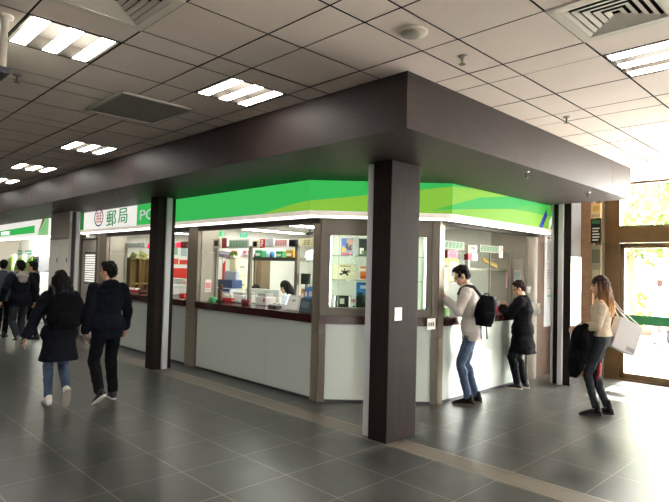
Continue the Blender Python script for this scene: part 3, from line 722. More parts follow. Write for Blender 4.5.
hanging_panel('notice_sign', 'white and blue paper label under the cream box between the customers', 'notice', 'y', PR, 472.5, 477.5, 253.5, 260.5, C('#cfe0e6'), (1, C('#7d9fb0'), .2, .8, .3, .6), .004, .03)
hanging_panel('notice_sign', 'hanging white tag at the end of the screen by the black coat', 'notice', 'y', PR, 499, 503, 246, 258, PAPER, (1, C('#9a9a98'), .2, .8, .3, .9), .004, .05)

def leaning(name, label, cat, ax, pl, x0, x1, yt, z0, mt, marks=(), tilt=.09, grp=None, roll=0, thick=.012):
    t, w, h = item(name, label, cat, ax, pl, x0, x1, yt, None, z0, grp)
    M = Matrix.Rotation(-math.atan2(tilt, h), 4, 'X') @ Matrix.Rotation(roll, 4, 'Y')
    dz = abs(math.sin(roll))*w/2
    M = Matrix.Translation((0, 0, dz)) @ M
    q = MB(); q.box((-w/2, 0, 0), (w/2, thick, h-2*dz), mt, M)
    for (u0, v0, u1, v1, m2) in marks: q.box((-w/2+w*u0, -.002, (h-2*dz)*v0), (-w/2+w*u1, 0, (h-2*dz)*v1), m2, M)
    part('cover', q, None, t)
    return t
leaning('magazine', 'purple-grey magazine tilted on the glass shelf', 'magazine', 'x', P+.16, 216, 229, 249, sh1, C('#8d7f93'), ((.1, .5, .9, .85, C('#b5a7b8')), (.15, .1, .6, .4, C('#6a5f78'))), .1, None, .10)
leaning('magazine', 'pink and white magazine tilted on the glass shelf', 'magazine', 'x', P+.16, 239.5, 249, 248.5, sh1, C('#d8c3c9'), ((.05, .55, .4, .95, C('#cf5d74')), (.3, .1, .9, .45, C('#a98f9c'))), .1, None, .10)
t, w, h = item('potted_plant', 'small green plant on the glass shelf between the magazines', 'plant', 'x', P+.16, 230, 238, 252, None, sh1)
q = MB(); q.tube([(0,0,0), (0,0,h*.45)], [.03, .042], n=14); part('pot', q, C('#d9d7cf'), t)
q = MB(); rr = random.Random(3)
for k in range(26):
    a = rr.uniform(0, 6.28); r0 = rr.uniform(.02, .065); q.ell((r0*math.cos(a), r0*math.sin(a), h*.45+rr.uniform(.0, h*.55)), (.02, .012, .013), nu=7, nv=5)
part('leaves', q, C('#5d8a3c'), t)
def carton(label, ax, pl, x0, x1, yt, z0, body, lid, band):
    t, w, h = item('carton', label, 'box', ax, pl, x0, x1, yt, None, z0, None)
    q = MB(); q.box((-w/2, -.06, 0), (w/2, .06, h*.8), C(body), bev=.003); q.box((-w/2*.8, -.062, h*.2), (w/2*.5, -.06, h*.55), C(band)); part('box_body', q, None, t)
    q = MB(); q.box((-w/2-.003, -.063, h*.8), (w/2+.003, .063, h), bev=.004); part('box_lid', q, C(lid), t)
carton('green box with a pale lid, nearest the cream screen box on the steel shelf', 'x', P+.15, 258.2, 265, 249.5, sh2, '#3f9a68', '#b9cfbe', '#dfe6dc')
carton('green box with a darker lid, in the middle of the steel shelf', 'x', P+.15, 279, 285.6, 251.5, sh2, '#4aa36c', '#2f7f52', '#dfe9dd')
carton('yellow and orange box at the end of the steel shelf', 'x', P+.15, 289, 296.2, 250, sh2, '#cf9a44', '#d8b868', '#f0e5c9')
for x0, x1, yt, c, l in ((267, 270.3, 248.5, '#c3d3e6', 'pale bottle on the steel shelf beside the green boxes'), (270.6, 274, 250, '#3f6ea8', 'blue bottle on the steel shelf beside the pale one')):
    t, w, h = item('bottle', l, 'bottle', 'x', P+.15, x0, x1, yt, None, sh2); r = w/2*.9
    q = MB(); q.tube([(0,0,0), (0,0,h*.62), (0,0,h*.76), (0,0,h*.82)], [r, r, r*.45, r*.42], n=14); part('bottle_body', q, C(c, .25), t)
    q = MB(); q.cyl((0,0,h*.82), r*.5, h*.18, n=12); part('bottle_cap', q, WPLAST, t)
leaning('print', 'bright white print leaning behind the glass by the bronze corner post', 'print', 'x', P+.2, 304.5, 314, 247, pX(310, 261.5, P+.2).z-.0, C('#f0f2ee'), ((.15, .15, .85, .5, C('#b5c2b8')), (.2, .6, .8, .85, C('#dfe3da'))), .1, None, -.2)
shx = pX(310, 261.5, P+.2).z
q = MB(); q.box((P+.03, 5.45, shx-.014), (P+.3, 5.95, shx-.002)); tg = solo('wall_shelf', q, 'small glass shelf under the white print by the corner post', 'shelf', SHG)
leaning('yellow_book', 'yellow book standing tilted on the shelf behind the black-coated customer', 'book', 'y', PR+.12, 484.5, 497.5, 256.8, sh3, C('#d9b45a'), ((.1, .1, .9, .5, C('#e8cf8d')), (.2, .6, .7, .8, C('#b98a3a'))), .07, None, .28, .02)
t, w, h = item('small_box', 'small white box at the end of the shelf with the yellow book', 'box', 'y', PR+.12, 504, 508.5, 261.5, None, sh3)
q = MB(); q.box((-w/2, -.03, 0), (w/2, .03, h*.9), bev=.003); part('box_body', q, WPLAST, t); q = MB(); q.box((-w/2+.004, -.02, h*.9), (w/2-.004, .02, h)); part('box_lid', q, C('#cfd6d2'), t)

# ---- things on the counter behind the glass
def tray(label, ax, pl, x0, x1, yt):
    t, w, h = item('tray', label, 'tray', ax, pl, x0, x1, yt, None, CTOP)
    q = MB(); d = .09
    q.box((-w/2, -d, 0), (w/2, d, .012)); q.box((-w/2, -d, 0), (w/2, -d+.008, h*.5)); q.box((-w/2, d-.008, 0), (w/2, d, h*.5)); q.box((-w/2, -d, 0), (-w/2+.008, d, h*.5)); q.box((w/2-.008, -d, 0), (w/2, d, h*.5))
    part('tray_body', q, C('#d63a38', .4), t)
    q = MB()
    for k in range(3): q.box((-w/2*.8+w*.27*k, -.06, .012), (-w/2*.8+w*.27*k+w*.22, .06, h*(.9-.12*(k % 2))), bev=.004)
    part('papers', q, PAPER, t)
def cup(label, ax, pl, x0, x1, yt, c='#7a2a2c'):
    t, w, h = item('pen_cup', label, 'cup', ax, pl, x0, x1, yt, None, CTOP); r = w/2
    q = MB(); q.tube([(0,0,0), (0,0,h*.6), (0,0,h*.6), (0,0,.01)], [r*.85, r, r*.85, r*.7], n=14); part('cup_body', q, C(c, .4), t)
    q = MB(); rr = random.Random(5)
    for k in range(5):
        a = k*1.3; q.tube([(r*.4*math.cos(a), r*.4*math.sin(a), .012), (r*.8*math.cos(a), r*.8*math.sin(a), h*(.85+.05*(k % 3)))], .005, n=6)
    part('pens', q, C('#2c2f3a'), t)
tray('red tray of papers on the long counter beneath the magazines', 'x', 5.3, 224, 236, 293.5)
tray('red tray of papers on the far counter beside the walking man', 'x', 5.36, 128, 139.5, 287.5)
cup('dark red pen cup on the long counter beside the red tray', 'x', 5.12, 243, 248, 296)
cup('brown pen cup on the far counter beside the red tray', 'x', 5.15, 141, 146.5, 287, '#5b3a2c')
# leaflet stand and folder at the near end of the long counter
t, w, h = item('leaflet_stand', 'grey leaflet stand leaning on the long counter', 'stand', 'x', 5.02, 285.5, 297.5, 295, None, CTOP)
M = Matrix.Rotation(-.35, 4, 'X'); q = MB(); q.box((-w/2, 0, 0), (w/2, .012, h*1.04), None, M); part('board', q, C('#b9b9b2'), t)
q = MB(); q.box((-w/2*.85, -.004, h*.1), (w/2*.85, 0, h*.95), C('#d3d3cc'), M); q.box((-w/2*.3, -.006, h*.6), (w/2*.3, -.004, h*.75), C('#8d9290'), M); part('leaflet', q, None, t)
q = MB(); q.box((-w/2, -.05, 0), (w/2, .12, .012)); part('base', q, GREYP, t)
t, w, h = item('document_holder', 'dark slate folder standing at the near end of the long counter', 'folder', 'x', 5.02, 299, 310.5, 298, None, CTOP)
q = MB(); M = Matrix.Rotation(-.22, 4, 'X'); q.box((-w/2, 0, 0), (w/2, .03, h), None, M, .004); part('cover', q, C('#44535a'), t)
q = MB(); q.box((-w/2*.7, -.003, h*.3), (w/2*.6, 0, h*.75), None, M); part('label_sheet', q, C('#5f7078'), t)
for k, (x0, x1, yt, c) in enumerate(((300, 303, 288.5, '#c98a3a'), (303.6, 306.8, 287, '#3f78b8'), (307.5, 312.5, 286.5, '#5a8fd0'))):
    leaning('brochure', ('orange', 'mid blue', 'pale blue')[k]+' brochure standing behind the dark folder', 'brochure', 'x', 5.17-.06*(k == 9), x0, x1, yt, CTOP, C(c), ((.15, .6, .85, .8, PAPER),), .03, None, 0, .02)
# office machines on the desks
def desk(label, x0, y0, x1, y1):
    t = thing('office_desk', label, 'desk', ((x0+x1)/2, (y0+y1)/2, 0)); w, d = (x1-x0)/2, (y1-y0)/2
    q = MB(); q.box((-w, -d, .80), (w, d, .84), bev=.005); part('desk_top', q, WPLAST, t)
    for sx_ in (-1, 1):
        q = MB(); q.box((sx_*w-.03*(sx_ > 0), -d+.02, 0), (sx_*w+.03*(sx_ < 0), d-.02, .80)); part('side_panel', q, GREYP, t)
desk('white office desk behind the long counter', 5.8, 5.5, 6.15, 8.6)
desk('white office desk behind the customers counter', 6.5, 5.05, 8.3, 5.55)
def monitor(label, p, rz, w=.44, c=WPLAST, stand=.3):
    t = thing('computer_monitor', label, 'monitor', p, rz)
    q = MB(); q.box((-w/2, -.03, stand-.06), (w/2, .02, stand+.14), bev=.012); part('display_back', q, c, t)
    q = MB(); q.box((-w/2+.02, .02, stand-.05), (w/2-.02, .023, stand+.13)); part('screen', q, mat('monitor_glow', '#9fb4c4', .3, emit=.4), t)
    q = MB(); q.box((-.03, -.045, .0), (.03, -.03, stand+.05)); q.box((-.11, -.1, 0), (.11, .06, .015), bev=.004); part('stand', q, c, t)
    return t
monitor('white monitor seen from behind next to the first dark-haired clerk', (5.55, pX(272, 300, 5.55).y, CTOP), -PI/2, .40, WPLAST, .10)
monitor('white monitor seen from behind beneath the boxes on the shelf', (5.58, pX(258, 300, 5.58).y+.05, CTOP), -PI/2+.3, .42, WPLAST, .10)
monitor('dark monitor behind the black-coated customer', (pY(498, 292, 4.75).x, 4.7, CTOP), 0, .36, DGREY, .1)
def blocky(name, label, cat, ax, pl, x0, x1, yt, parts, z0=CTOP):
    t, w, h = item(name, label, cat, ax, pl, x0, x1, yt, None, z0)
    for nm, a, c_, mt, bv in parts:
        q = MB(); q.box((a[0]*w, a[1], a[2]*h), (c_[0]*w, c_[1], c_[2]*h), bev=bv); part(nm, q, mt, t)
    return t
blocky('label_printer', 'blue and white office machine behind the magazine shelf', 'machine', 'x', 5.55, 222.5, 237, 271, [
    ('body', (-.45, -.12, 0), (.45, .12, .42), C('#dfe3ea'), .01), ('paper_slot', (-.4, -.125, .3), (.4, -.11, .4), C('#4a5f9e'), .003), ('top_cover', (-.5, -.1, .42), (.5, .12, .7), C('#55658f'), .01), ('feeder', (-.3, -.02, .7), (.5, .06, 1), C('#c5cbe0'), .01)])
blocky('desktop_printer', 'white desktop printer on the long counter by the red tray', 'printer', 'x', 5.42, 238, 249.5, 292, [
    ('body', (-.5, -.14, 0), (.5, .14, .75), WPLAST, .015), ('output_tray', (-.4, -.2, .1), (.4, -.14, .25), C('#b7b7b2'), .004), ('lid', (-.45, -.12, .75), (.45, .13, 1), C('#d2d2cc'), .01)])
blocky('desktop_printer', 'white receipt printer in front of the clerks on the long counter', 'printer', 'x', 5.38, 261, 271, 293, [
    ('body', (-.5, -.1, 0), (.5, .1, .7), WPLAST, .012), ('paper_roll_cover', (-.4, -.08, .7), (.35, .08, 1), C('#c9cac6'), .01), ('button_strip', (.25, -.104, .3), (.42, -.1, .55), C('#d04a52'), 0)])
blocky('calculator', 'dark calculator on the long counter before the clerks', 'calculator', 'x', 5.12, 271, 279, 303.5, [
    ('body', (-.5, -.06, 0), (.5, .06, .6), DGREY, .006), ('key_block', (-.42, -.05, .6), (.42, .02, .75), GREYP, 0), ('display', (-.42, .025, .6), (.42, .05, 1), C('#8fa08c'), 0)])
blocky('card_terminal', 'dark green screen terminal on a grey stand by the corner post', 'terminal', 'x', 5.3, 302.5, 309.5, 273.5, [
    ('base', (-.4, -.05, 0), (.4, .08, .06), GREYP, .004), ('stem', (-.1, 0, .06), (.1, .03, .7), GREYP, .004), ('screen_head', (-.5, -.03, .7), (.5, .03, 1), C('#3f4f48', .3), .006)])
blocky('statuette', 'brown carved ornament on the long counter by the end panel', 'ornament', 'x', 5.12, 218, 223, 284, [
    ('plinth', (-.5, -.05, 0), (.5, .05, .12), C('#3a2a20'), .004), ('figure', (-.3, -.03, .12), (.3, .03, .7), C('#5b4636'), .03), ('crest', (-.15, -.02, .7), (.4, .02, 1), C('#6b5340'), .02)])
blocky('stamp_pad', 'small green pad on the long counter near the end panel', 'stationery', 'x', 5.06, 211, 216, 297, [('tray', (-.5, -.05, 0), (.5, .05, .6), C('#4fa56c'), .004), ('pad', (-.4, -.04, .6), (.4, .04, 1), C('#7cc48f'), .002)])
blocky('counting_machine', 'white money counter seen in the gap beside the column', 'machine', 'x', 5.6, 169, 180.5, 278, [
    ('body', (-.5, -.14, 0), (.5, .14, .62), WPLAST, .02), ('hopper', (-.35, -.06, .62), (.4, .1, 1), C('#c6c9c4'), .02), ('round_button', (-.05, -.15, .28), (.12, -.14, .4), C('#3aa06a'), .004)])
blocky('red_case', 'small red case on the far counter beside the bronze post', 'box', 'x', 5.2, 182, 187, 293.5, [('case_body', (-.5, -.06, 0), (.5, .06, .8), C('#d8332f'), .008), ('case_lid', (-.5, -.06, .8), (.5, .06, 1), C('#b9282a'), .006)])
blocky('tissue_box', 'green box on the counter before the white-shirted customer', 'box', 'y', 4.24, 442, 446.5, 306.5, [('box_body', (-.5, -.05, 0), (.5, .05, .85), C('#7fb06a'), .004), ('slot', (-.3, -.02, .85), (.3, .02, 1), PAPER, 0)])
blocky('red_case', 'small red case on the counter beside the phone of the black-coated customer', 'box', 'y', 4.24, 492.6, 497, 307, [('case_body', (-.5, -.04, 0), (.5, .04, .8), C('#d0403c'), .006), ('case_lid', (-.5, -.04, .8), (.5, .04, 1), C('#b03038'), .004)])
t, w, h = item('water_bottle', 'blue bottle behind the glass beside the black-coated customer', 'bottle', 'y', 4.55, 493, 496, 297, None, CTOP); r = w/2
q = MB(); q.tube([(0,0,0), (0,0,h*.7), (0,0,h*.85)], [r, r, r*.5], n=14); part('bottle_body', q, C('#3a5fae', .2), t); q = MB(); q.cyl((0,0,h*.85), r*.55, h*.15, n=12); part('bottle_cap', q, WPLAST, t)
# flyer rack on the end post, cup lamp, notices
t, w, h = item('hanging_leaflet_rack', 'clear rack of pale leaflets at the end of the short counter', 'rack', 'y', 4.0, 533, 542, 303, 315)
q = MB(); q.box((-w/2, .02, 0), (w/2, .09, .012)); q.box((-w/2, .085, 0), (w/2, .095, h)); q.box((-w/2, .02, 0), (w/2, .026, h*.45)); part('rack_body', q, C('#c9d0cc', .3), t)
q = MB(); M = Matrix.Rotation(-.2, 4, 'X')
for k in range(4): q.box((-w/2+.01, .03+.01*k, .014), (w/2-.01, .035+.01*k, h*.95-.02*k), (PAPER, C('#cfe3d0'), C('#d99aa0'), PAPER)[k])
part('leaflets', q, None, t)
t, w, h = item('wall_lamp', 'small white cup-shaped lamp on the end panel behind the black coat', 'lamp', 'x', 8.31, 526, 531, 286.5, 293)
q = MB(); q.tube([(0,0,0), (0,0,h)], [w*.25, w*.5], n=16); part('lamp_shade', q, WPLAST, t); q = MB(); q.box((-.015, 0, h*.3), (.015, .058, h*.5)); part('bracket', q, GREYP, t)
def sheet(name, label, cat, ax, pl, x0, x1, yt, yb, base, marks=(), thick=.004):
    t, w, h = item(name, label, cat, ax, pl, x0, x1, yt, yb); q = MB(); q.box((-w/2, 0, 0), (w/2, thick, h), base)
    for (u0, v0, u1, v1, m2) in marks: q.box((-w/2+w*u0, -.0015, h*v0), (-w/2+w*u1, 0, h*v1), m2)
    part('sheet', q, None, t); return t
TXT = C('#8e8e8a'); 
def lines(n, v0, v1, mt, u0=.12, u1=.88): return [(u0, v0+(v1-v0)*k/n, u1-(.12 if k % 3 == 0 else 0), v0+(v1-v0)*(k+.45)/n, mt) for k in range(n)]
sheet('notice_sign', 'small white notice taped on the nearest dark column', 'notice', 'y', 3.486, 395, 402, 307.5, 320.5, C('#f4f2ec'))
sheet('notice_sign', 'white notice with black characters hanging on the counter edge by the corner post', 'notice', 'y', 4.02, 427.5, 435.5, 318.5, 329.5, PAPER, [(.15, .3, .3, .65, DGREY), (.38, .3, .55, .65, DGREY), (.63, .3, .82, .65, DGREY)])
sheet('notice_sign', 'pink and white notice on the greige end panel of the long counter', 'notice', 'y', 8.178, 205.5, 211.2, 279.5, 292, C('#ecdfdd'), [(.1, .3, .9, .75, C('#d98a96')), (.2, .1, .8, .2, C('#b9a8a8'))])
t = sheet('notice_board', 'tall white notice board of printed sheets on the brown wall beyond the counter', 'notice board', 'y', 4.1955, 545, 555.5, 233, 326, C('#a9acb0', .6), [(.08, .68, .92, .97, C('#bfc0c0')), (.08, .36, .92, .655, C('#b5b6b7')), (.08, .04, .92, .3, C('#a3a5a8'))]+lines(10, .7, .92, TXT, .2, .8)+lines(8, .4, .62, TXT, .2, .8)+[(.2, .935, .45, .955, DGREY), (.55, .935, .8, .955, DGREY), (.3, .31, .5, .335, C('#4a9a5c')), (.55, .31, .8, .335, C('#4a9a5c'))])
sheet('poster', 'tall white poster with a green heading on the column near the entrance', 'poster', 'y', 3.486, 571.2, 581.3, 257, 325, C('#f1f2e8', .4), [(.0, .93, 1, .98, C('#8fc07a'))]+lines(12, .1, .85, C('#e0e0d8'), .1, .9))
# papers stuck behind the white-shirted customer and the black coat
for (x0, x1, yt, yb, c, l, mk) in ((443.5, 448, 254, 265, '#b8cf3a', 'lime notice sheet stuck inside the glass behind the white-shirted customer', ()), (449, 459, 259, 281, '#e9d54e', 'yellow framed price sheet behind the white-shirted customer', ((.12, .12, .88, .88, C('#e8e6da')), (.2, .6, .45, .8, C('#b98f8f')), (.55, .25, .8, .5, C('#8fa0b0')), (.2, .2, .45, .45, C('#c9a06a')))),
        (443.5, 448.5, 268, 290, '#e6dfae', 'pale cream sheet low on the glass behind the white-shirted customer', ((.15, .5, .85, .8, C('#d3c98f')),))):
    sheet('notice_sign', l, 'notice', 'y', PR+.02, x0, x1, yt, yb, C(c), mk)
sheet('notice_sign', 'pink sheet on the screen beside the black-coated customer', 'notice', 'y', PR+.02, 506, 512, 272, 288, C('#d3a6bb'))
sheet('notice_sign', 'white and pink leaflet on the end panel above the black-coated customer', 'notice', 'x', 8.365, 513.8, 520.5, 270, 287, C('#d9dedd'), ((.1, .5, .9, .9, C('#b8cfd0')), (.1, .1, .9, .4, C('#d6a9b8'))))

# deep inside the office
t = thing('wall_poster', 'red and white poster on the inner office wall behind the magazines', 'poster', (6.0, 9.395, 1.45))
x0, x1 = pY(222, 270, 9.4).x, pY(236, 270, 9.4).x
t.location = ((x0+x1)/2, 9.39, 1.25); w = (x1-x0)/2
q = MB(); q.box((-w, -.006, 0), (w, 0, .78), C('#c43a3c')); q.box((-w*.6, -.008, .3), (w*.5, -.006, .6), PAPER); q.add([(-w, -.009, .78), (-w, -.009, .5), (w*.2, -.009, .78)], [(0, 1, 2)], C('#f0ece6')); part('sheet', q, None, t)
t = thing('tall_cabinet', 'cream slim cabinet against the inner office wall', 'cabinet', ((pY(235, 270, 9.2).x+pY(249, 270, 9.2).x)/2, 9.3, 0)); w = (pY(249, 270, 9.2).x-pY(235, 270, 9.2).x)/2
q = MB(); q.box((-w, -.09, 0), (w, .09, 1.95), bev=.005); part('body', q, C('#d9d3b4'), t)
for k in range(5):
    q = MB(); q.box((-w+.02, -.105, .1+.36*k), (w-.02, -.09, .42+.36*k), bev=.003); d = part('drawer', q, C('#e3ddc0'), t); q = MB(); q.box((-.05, -.12, .25+.36*k), (.05, -.105, .27+.36*k)); part('drawer_handle', q, DGREY, d)
xa, xb = pY(254, 270, 9.38).x, pY(269, 270, 9.38).x
b = MB(); b.box((xa, 9.34, 0), (xb, 9.398, 1.98)); d_ = struct('door_7', b, C('#7b6a55', .5)); b = MB(); b.tube([(xb-.07, 9.33, .95), (xb-.07, 9.29, .95), (xb-.17, 9.29, .95)], .012, n=8); part('door_handle', b, STEEL, d_)
q = MB(); q.box((xa+.04, 9.325, 0), (xa+.1, 9.34, 1.97)); q.box((xb-.3, 9.325, 0), (xb-.25, 9.34, 1.97)); part('door_stile', q, C('#6a5945'), d_)
t = thing('wall_switch', 'small white switch plate on the plain white office wall', 'switch', (pY(285, 283, 9.38).x, 9.395, 1.25)); q = MB(); q.box((-.06, -.008, 0), (.06, 0, .075), bev=.003); part('plate', q, C('#cfcfc8'), t); q = MB(); q.box((-.03, -.012, .02), (.03, -.008, .055)); part('rocker', q, WPLAST, t)
def camera_dome(label, p, dome):
    t = thing('security_camera', label, 'camera', p)
    if dome:
        q = MB(); q.tube([(0,0,0), (0,0,-.02), (0,0,-.03)], [.06, .06, .05], n=18); part('mount', q, WPLAST, t); q = MB(); q.ell((0,0,-.03), (.045, .045, .045), nu=14, nv=8); part('dome', q, SCREEN, t)
    else:
        q = MB(); q.tube([(0,0,0), (0,0,-.07)], .012, n=8); part('mount', q, DGREY, t); q = MB(); q.tube([(-.06, .02, -.10), (.06, -.02, -.07)], [.028, .03], n=12); part('body', q, C('#4a4a4c'), t)
camera_dome('dark bullet camera under the office ceiling by the corner post', (*pZ(310, 229, 2.46).xy, 2.46), False)
camera_dome('white ceiling camera over the two customers', (*pZ(486, 234.5, 2.46).xy, 2.46), True)
# far office: shelving poster in the gap beside the column
t = thing('wall_poster', 'large white and red poster on the far office wall, seen beside the column', 'poster', (0, 0, 0))
xa, xb = pY(168, 270, 12.29).x, pY(188, 270, 12.29).x; t.location = ((xa+xb)/2, 12.295, 1.15); w = (xb-xa)/2
q = MB(); q.box((-w, -.006, 0), (w, 0, 1.15), PAPER)
for (u0, v0, u1, v1, c) in ((0, .2, 1, .42, '#cf3f35'), (.1, .5, .5, .62, '#d9564a'), (.55, .5, .95, .6, '#c44236'), (.1, .7, .45, .95, '#8fae9a'), (.6, .68, .9, .95, '#9fb0b4'), (.2, .05, .9, .14, '#e08a78')): q.box((-w+2*w*u0, -.008, 1.15*v0), (-w+2*w*u1, -.006, 1.15*v1), C(c))
part('sheet', q, None, t)
t = thing('storage_shelf', 'brown storage cupboard with dark compartments in the far office', 'cupboard', (0, 0, 0))
xa, xb = pY(128, 270, 12.1).x, pY(147, 270, 12.1).x; t.location = ((xa+xb)/2, 12.16, 0); w = (xb-xa)/2
q = MB(); q.box((-w, -.01, 0), (w, .135, 1.85)); q.box((-w, -.18, 0), (-w+.03, 0, 1.85)); q.box((w-.03, -.18, 0), (w, 0, 1.85)); q.box((-.015, -.18, 0), (.015, 0, 1.85)); part('body', q, C('#8f7448'), t)
for z in (.0, .9, 1.25, 1.82): q = MB(); q.box((-w+.03, -.18, z), (w-.03, -.012, z+.03)); part('shelf', q, C('#a58a58'), t)
for x0, x1, yt, l, c in ((129, 135, 251, 'olive picture leaning on the glass shelf over the far counter', '#8f9250'), (137, 146, 250, 'yellowish picture tilted on the glass shelf over the far counter', '#a9a860')):
    leaning('print', l, 'print', 'x', PB+.15, x0, x1, yt, shB, C(c), ((.2, .2, .8, .6, C('#6b7048')),), .08, None, .2)

# ---- brown wall, sign stack and pillar between counter and entrance
b = MB(); b.box((8.78, 4.2, 0), (XE, 4.3, CEIL)); struct('wall_end', b, BRICK)

t = thing('tiled_pillar', 'tan tiled pillar beside the glass entrance', 'column', (9.68, 3.68, 0)); q = MB(); q.box((-.1, -.14, 0), (.1, .14, CEIL-.001)); part('tile_cladding', q, TANT, t)
q = MB()
for k in range(11): q.box((-.1015, -.14, .28+.28*k), (-.1, .14, .284+.28*k))
part('tile_joint', q, C('#6e5846'), t)
def signboard(label, x0, x1, yt, yb, base, marks):
    return sheet('direction_sign', label, 'sign', 'x', 9.56, x0, x1, yt, yb, base, marks, .015)
signboard('black sign plate with white lines of lettering beside the entrance', 591, 601, 219, 243, C('#1d1e1c', .3), [(.1, .8, .9, .95, C('#3d6e4a'))]+lines(5, .1, .7, C('#d8d8cf'), .15, .85))
signboard('yellowish sign plate above the black one beside the entrance', 591, 601, 203, 218, C('#d9bf8d', .4), [(.2, .45, .8, .8, C('#c9a35c')), (.05, .06, .95, .24, C('#a89a80'))])
signboard('dim grey sign plate below the black one beside the entrance', 591, 601, 245, 290, C('#8d8a76', .3), [(.1, .6, .9, .9, C('#6b6a58')), (.15, .2, .85, .45, C('#b5b28f'))])
t = thing('entrance_post', 'brown steel post between the sign plates and the glass door', 'post', (9.7, 3.48, 0)); q = MB(); q.box((-.05, -.045, 0), (.05, .045, CEIL-.001), bev=.006); part('shaft', q, BROWNF, t); q = MB(); q.box((-.054, -.05, 2.2), (.054, .05, 2.26)); part('collar', q, BROWNF, t)
# ================================================================== FAR END: SERVICE DOOR AND TELLER MACHINES
b = MB(); b.box((4.85, 12.36, 0), (4.95, 12.5, 2.46)); b.box((4.85, 13.4, 0), (4.95, 14.6, 2.46)); b.box((4.85, 12.5, 2.25), (4.95, 13.4, 2.46)); struct('wall_side', b, C('#a8a49b'))
b = MB(); b.box((5.4, 14.5, 0), (5.5, 20.6, SOF-.002)); b.box((4.95, 14.5, 0), (5.4, 14.6, SOF-.002)); struct('wall_alcove', b, KW)
b = MB(); b.box((4.86, 12.52, .01), (4.90, 13.38, 2.23)); d = struct('door_6', b, C('#e4e2dc', .4))
w0 = pX(95, 265, 4.85).y; w1 = pX(85.5, 265, 4.85).y
q = MB(); q.box((4.845, w0-.05, 1.22), (4.86, w1+.05, 1.96)); part('window_frame', q, C('#8d8880'), d)
q = MB()
for k in range(12): q.box((4.838, w0, 1.28+.053*k), (4.845, w1, 1.31+.053*k))
part('louvre', q, mat('louvre_glow', '#f0efe8', .4, emit=.7), d)  # slats glow in place of light coming from behind
q = MB(); q.tube([(4.86, 12.6, 1.0), (4.80, 12.6, 1.0), (4.80, 12.72, 1.0)], .012, n=8); part('door_handle', q, STEEL, d)
q = MB(); q.box((4.835, 12.47, 0), (4.86, 12.52, 2.28)); q.box((4.835, 13.38, 0), (4.86, 13.43, 2.28)); q.box((4.835, 12.47, 2.23), (4.86, 13.43, 2.28)); part('door_frame', q, C('#6b655d', .4), d)
t = thing('security_camera', 'white camera on a bracket above the service door beyond the walking man', 'camera', pX(88, 236, 4.72))
q = MB(); q.box((-.05, -.16, -.05), (.12, .16, .1), bev=.01); part('housing', q, WPLAST, t); q = MB(); q.tube([(-.05, 0, 0), (-.12, 0, -.02)], .035, n=12); part('lens', q, SCREEN, t)

LAMPA = mat('alcove_fill_lamp', '#fffdf6', .5, emit=45)  # for lamps added to brighten the cash machine alcove
# ---- teller machine signs
FY0, FY1 = 14.82, 20.5
zf = lambda x, y: pX(x, y, SX).z
t = thing('machine_sign', 'white and green lit sign above the cash machines at the far end', 'shop sign', (0, 0, 0))
ys = pX(35, 225, SX).y
q = MB(); q.box((SX, FY0, 2.366), (4.83, FY1, ZT), SWHITE)
for f in (([(SX, ys, 2.46), (SX, FY1, 2.44), (SX, FY1, 2.60), (SX, ys, 2.66)], GREEN, nL, 1), ([(SX, FY0, 2.38), (SX, ys-.25, 2.38), (SX, ys-.6, ZT), (SX, FY0, ZT)], mat('sign_pale_green', '#8fd08a', .35, emit=.5), nL, 1),
          ([(SX, ys-.3, 2.45), (SX, ys-.42, 2.6), (SX, ys-.78, ZT), (SX, ys-.62, ZT)], SRED, nL, 2)): polyface(q, *f)
part('sign_face', q, None, t)
q = MB()
for k in range(6): a = pX(10.2-1.45*k, 232.5, SX).y; q.box((SX-.004, a, 2.48), (SX-.002, a+.24, 2.52)); q.box((SX-.004, a, 2.54), (SX-.002, a+.24, 2.58)); q.box((SX-.004, a+.1, 2.48), (SX-.002, a+.14, 2.58))
part('lettering', q, LETW, t)
strip('white strip light under the sign of the cash machines', [(SX+.03, FY0+.02), (SX+.03, FY1), (4.82, FY1), (4.82, FY0+.02)])
for k, (y0, y1) in enumerate(((15.0, 16.6), (17.2, 18.8))):
    t = thing('office_ceiling_light', 'ceiling light added over the cash machines to brighten the alcove', 'ceiling light', (5.12, (y0+y1)/2, SOF), 0, 'lights added over the cash machines'); q = MB(); q.box((-.14, -.8, -.03), (.14, .8, 0)); part('housing', q, WHITE, t); q = MB(); q.box((-.12, -.78, -.036), (.12, .78, -.03)); part('diffuser', q, LAMPA, t)
